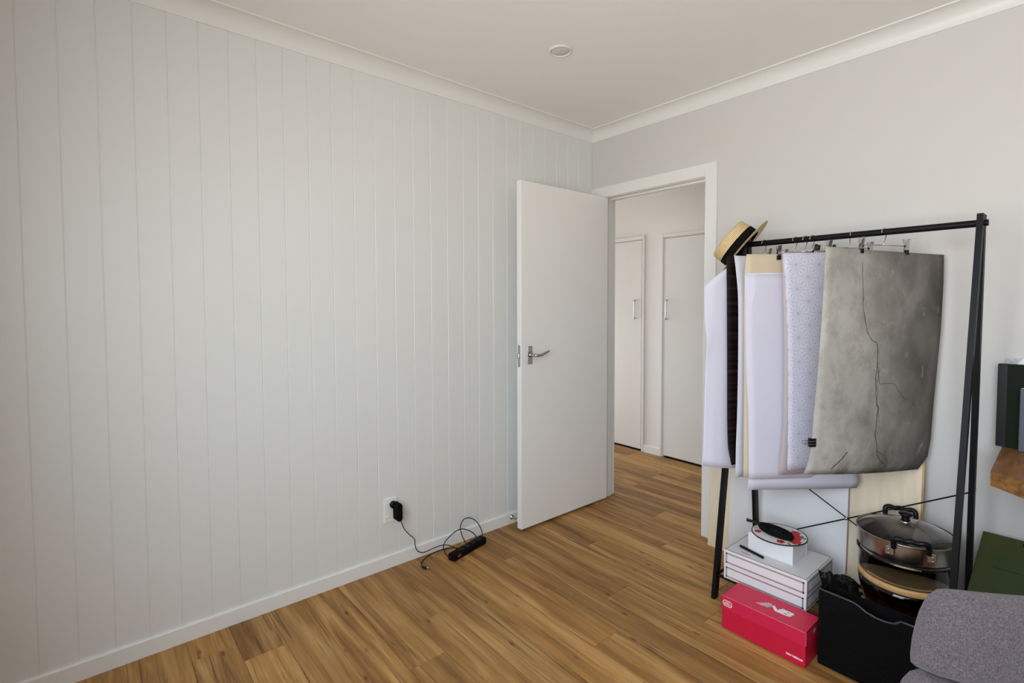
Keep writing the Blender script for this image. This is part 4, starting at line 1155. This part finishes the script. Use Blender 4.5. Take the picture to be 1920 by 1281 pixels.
bm = B(); box(bm, (2.086, -0.060, 0.7965), (2.56, -0.036, 1.108), 0.0015); t = thing('green_folder', 'dark green folder box standing on the oak shelf', 'folder', (2.32, -0.048, 0.7965)); obj('cover', bm, M['green'], t)
bm = B(); box(bm, (2.0855, -0.0606, 0.7975), (2.112, -0.0600, 1.107)); obj('spine_strip', bm, M['black'], t, label='blackish spine strip')
bm = B(); box(bm, (2.151, -0.105, 0.7965), (2.44, -0.084, 1.026), 0.002); t = thing('grey_notebook', 'slate grey notebook standing in front of the green folder', 'notebook', (2.30, -0.095, 0.7965)); obj('cover', bm, M['slate'], t)
bm = B(); box(bm, (2.153, -0.103, 1.0255), (2.438, -0.086, 1.0265)); obj('pages', bm, M['whiteprint'], t)
bm = B()
nx, nz_ = 24, 14
for sy in (0,):
    gv = [[bm.verts.new((2.102 + 0.36 * i / nx, -0.020 + 0.007 * noise.noise(V((i * 0.9, j * 0.8, 2.0))), 0.7975 + (0.330 + 0.004 * noise.noise(V((i * 1.1, 5.0, 0)))) * j / nz_)) for i in range(nx + 1)] for j in range(nz_ + 1)]
    for j in range(nz_):
        for i in range(nx):
            bm.faces.new((gv[j][i], gv[j][i + 1], gv[j + 1][i + 1], gv[j + 1][i]))
o = obj('plastic_sleeve', bm, M['clearfilm'], None, False); md = o.modifiers.new('thickness', 'SOLIDIFY'); md.thickness = 0.006
tag(o, 'crinkled clear plastic sleeve standing behind the green folder', 'sleeve')

# stack beneath the green bag
t = thing('storage_box', 'dark maroon box on the floor under the green paper bag', 'box', (2.32, -0.21, 0.0))
bm = B(); box(bm, (2.066, -0.40, 0.0), (2.56, -0.03, 0.232), 0.003); obj('body', bm, M['maroon'], t)
bm = B(); box(bm, (2.062, -0.404, 0.205), (2.564, -0.026, 0.238), 0.003); obj('lid', bm, M['maroon'], t)
bm = B(); box(bm, (2.066, -0.39, 0.238), (2.40, -0.10, 0.244)); o = obj('loose_paper', bm, M['whitecard']); tag(o, 'white papers lying on the dark maroon box', 'papers')


# leaning green paper bag with flap and ribbon handle
def bagpt(u, v, d):
    """u across, v up the bag, d out from the face"""
    bl = V((2.038, -0.205, 0.2475)); tl = V((2.060, -0.045, 0.445)); up_ = (tl - bl); n = V((0.0, -0.775, 0.632))
    return bl + V((0.49 * u, 0, 0)) + up_ * v + n * d


t = thing('paper_bag', 'olive green paper bag with black ribbon leaning on the wall', 'bag', tuple(bagpt(0.5, 0, 0)))


def slab(u0, u1, v0, v1, d0, d1, skew=0.0):
    bm = B(); c = [(u0, v0), (u1, v0), (u1, v1 - skew), (u0, v1)]
    lo = [bm.verts.new(bagpt(u, v, d0)) for u, v in c]; hi = [bm.verts.new(bagpt(u, v, d1)) for u, v in c]
    bm.faces.new(lo[::-1]); bm.faces.new(hi)
    for k in range(4):
        bm.faces.new((lo[k], lo[(k + 1) % 4], hi[(k + 1) % 4], hi[k]))
    return bm


obj('body', slab(0, 1, 0, 1, 0, 0.022), M['bag'], t)
obj('pocket', slab(0.11, 0.95, 0.06, 0.58, 0.022, 0.0235), M['bag2'], t)
obj('flap', slab(0.10, 0.96, 0.50, 0.72, 0.0238, 0.0275), M['bag2'], t)
bm = B(); tube(bm, smooth_path([bagpt(0.25, 0.92, 0.023), bagpt(0.265, 0.90, 0.030), bagpt(0.275, 0.80, 0.034), bagpt(0.29, 0.72, 0.034), bagpt(0.34, 0.66, 0.034), bagpt(0.45, 0.66, 0.034), bagpt(0.52, 0.74, 0.034), bagpt(0.54, 0.92, 0.026)], 5), 0.0055, 8); hnd = obj('ribbon_handle', bm, M['ribbon'], t, True)
bm = B(); lathe(bm, [(0.0, 0.0), (0.009, 0.0), (0.010, 0.004), (0.0, 0.006)], 14, Matrix.Translation(bagpt(0.25, 0.93, 0.022)) @ V((0, -0.775, 0.632)).to_track_quat('Z', 'Y').to_matrix().to_4x4()); obj('eyelet', bm, M['ribbon'], hnd, True)

# ------------------------------------------------------------------ grey upholstered chair in the foreground
rot = math.radians(-4.0)
e1 = V((0.6506, 0.7594, 0)); e1 = Matrix.Rotation(rot, 3, 'Z') @ e1; n1 = V((-e1.y, e1.x, 0))      # e1 = to the right, n1 = away from the camera
if n1.x > 0:
    n1 = -n1
CO = V((2.36159, -2.65492, 0)) + V((0.6506, 0.7594, 0)) * 1.10 + V((-0.7589, 0.6501, 0)) * 1.05
CM = Matrix((e1, n1, V((0, 0, 1)))).transposed().to_4x4(); CM.translation = CO
t = thing('tub_chair', 'grey woven fabric chair with padded back in the foreground', 'chair', tuple(CO))


def pad(name, outline, ctr, T, y0, curv, nr=12, m='fabric', p=2.6):
    """puffed cushion from an outline in the chair's x-z plane; bulges towards -y (the viewer)"""
    outline = [tuple(q)[:2] for q in outline]; n = len(outline); bm = B(); layers = []
    for sgn in (-1, 1):
        rows = []
        for j in range(nr + 1):
            r = j / nr; q = (1 - r ** p) ** (1 / 2.2) if r < 1 else 0.0
            row = []
            for x, z in outline:
                px_ = ctr[0] + (x - ctr[0]) * r; pz_ = ctr[1] + (z - ctr[1]) * r
                row.append(V((px_, y0 + sgn * T * q + curv * px_ * px_, pz_)))
            rows.append(row)
        layers.append(rows)
    ver = {}
    for si, rows in enumerate(layers):
        for j in range(nr + 1):
            for k in range(n):
                if j == 0:
                    key = (si, 0, 0)
                elif j == nr:
                    key = ('rim', k)
                else:
                    key = (si, j, k)
                if key not in ver:
                    ver[key] = bm.verts.new(CM @ rows[j][k])
    K = lambda si, j, k: ver[(si, 0, 0)] if j == 0 else (ver[('rim', k % n)] if j == nr else ver[(si, j, k % n)])
    for si in (0, 1):
        for j in range(nr):
            for k in range(n):
                if j == 0:
                    bm.faces.new((K(si, 0, 0), K(si, 1, k), K(si, 1, k + 1)))
                else:
                    bm.faces.new((K(si, j, k), K(si, j + 1, k), K(si, j + 1, k + 1), K(si, j, k + 1)))
    return obj(name, bm, M[m], t, True)


half = [(0.0, 0.738), (-0.10, 0.7385), (-0.19, 0.7380), (-0.222, 0.7375), (-0.238, 0.7335), (-0.250, 0.7215), (-0.258, 0.708), (-0.265, 0.687), (-0.270, 0.664), (-0.276, 0.625), (-0.278, 0.595), (-0.277, 0.574), (-0.268, 0.565), (-0.245, 0.562), (-0.21, 0.555), (-0.18, 0.544), (-0.15, 0.530), (-0.10, 0.515), (0.0, 0.505)]
out = half + [(-x, z) for x, z in half[-2:0:-1]]
out3 = [V((x, z, 0)) for x, z in out]
dense = []
for i in range(len(out3)):
    p0, p1, p2, p3 = out3[i - 1], out3[i], out3[(i + 1) % len(out3)], out3[(i + 2) % len(out3)]
    for q in (0.0, 0.33, 0.66):
        dense.append(p1.lerp(p2, q))
pad('back_cushion', [(p.x, p.y) for p in dense], (0.0, 0.64), 0.046, -0.062, 0.5, p=5.0)
half2 = [(0.0, 0.515), (-0.12, 0.525), (-0.20, 0.540), (-0.24, 0.551), (-0.262, 0.556), (-0.274, 0.549), (-0.286, 0.53), (-0.300, 0.49), (-0.310, 0.44), (-0.31, 0.37), (-0.29, 0.325), (-0.25, 0.305), (-0.12, 0.30), (0.0, 0.30)]
out = half2 + [(-x, z) for x, z in half2[-2:0:-1]]
pad('lower_shell', out, (0.0, 0.44), 0.048, -0.055, 0.5)
bm = B(); box(bm, (-0.27, -0.50, 0.30), (0.27, 0.06, 0.44), 0.05, 4); bmesh.ops.transform(bm, matrix=CM, verts=bm.verts[:]); o = obj('seat', bm, M['fabric'], t); smooth_by_angle(o, 50)
for sx, sy in ((-0.24, 0.02), (0.24, 0.02), (-0.22, -0.45), (0.22, -0.45)):
    bm = B(); tube(bm, [CM @ V((sx, sy, 0.31)), CM @ V((sx * 1.08, sy + (0.03 if sy > -0.3 else -0.03), 0.0))], 0.018, 12, rads=[0.020, 0.012]); obj('leg', bm, M['oak'], t, True)
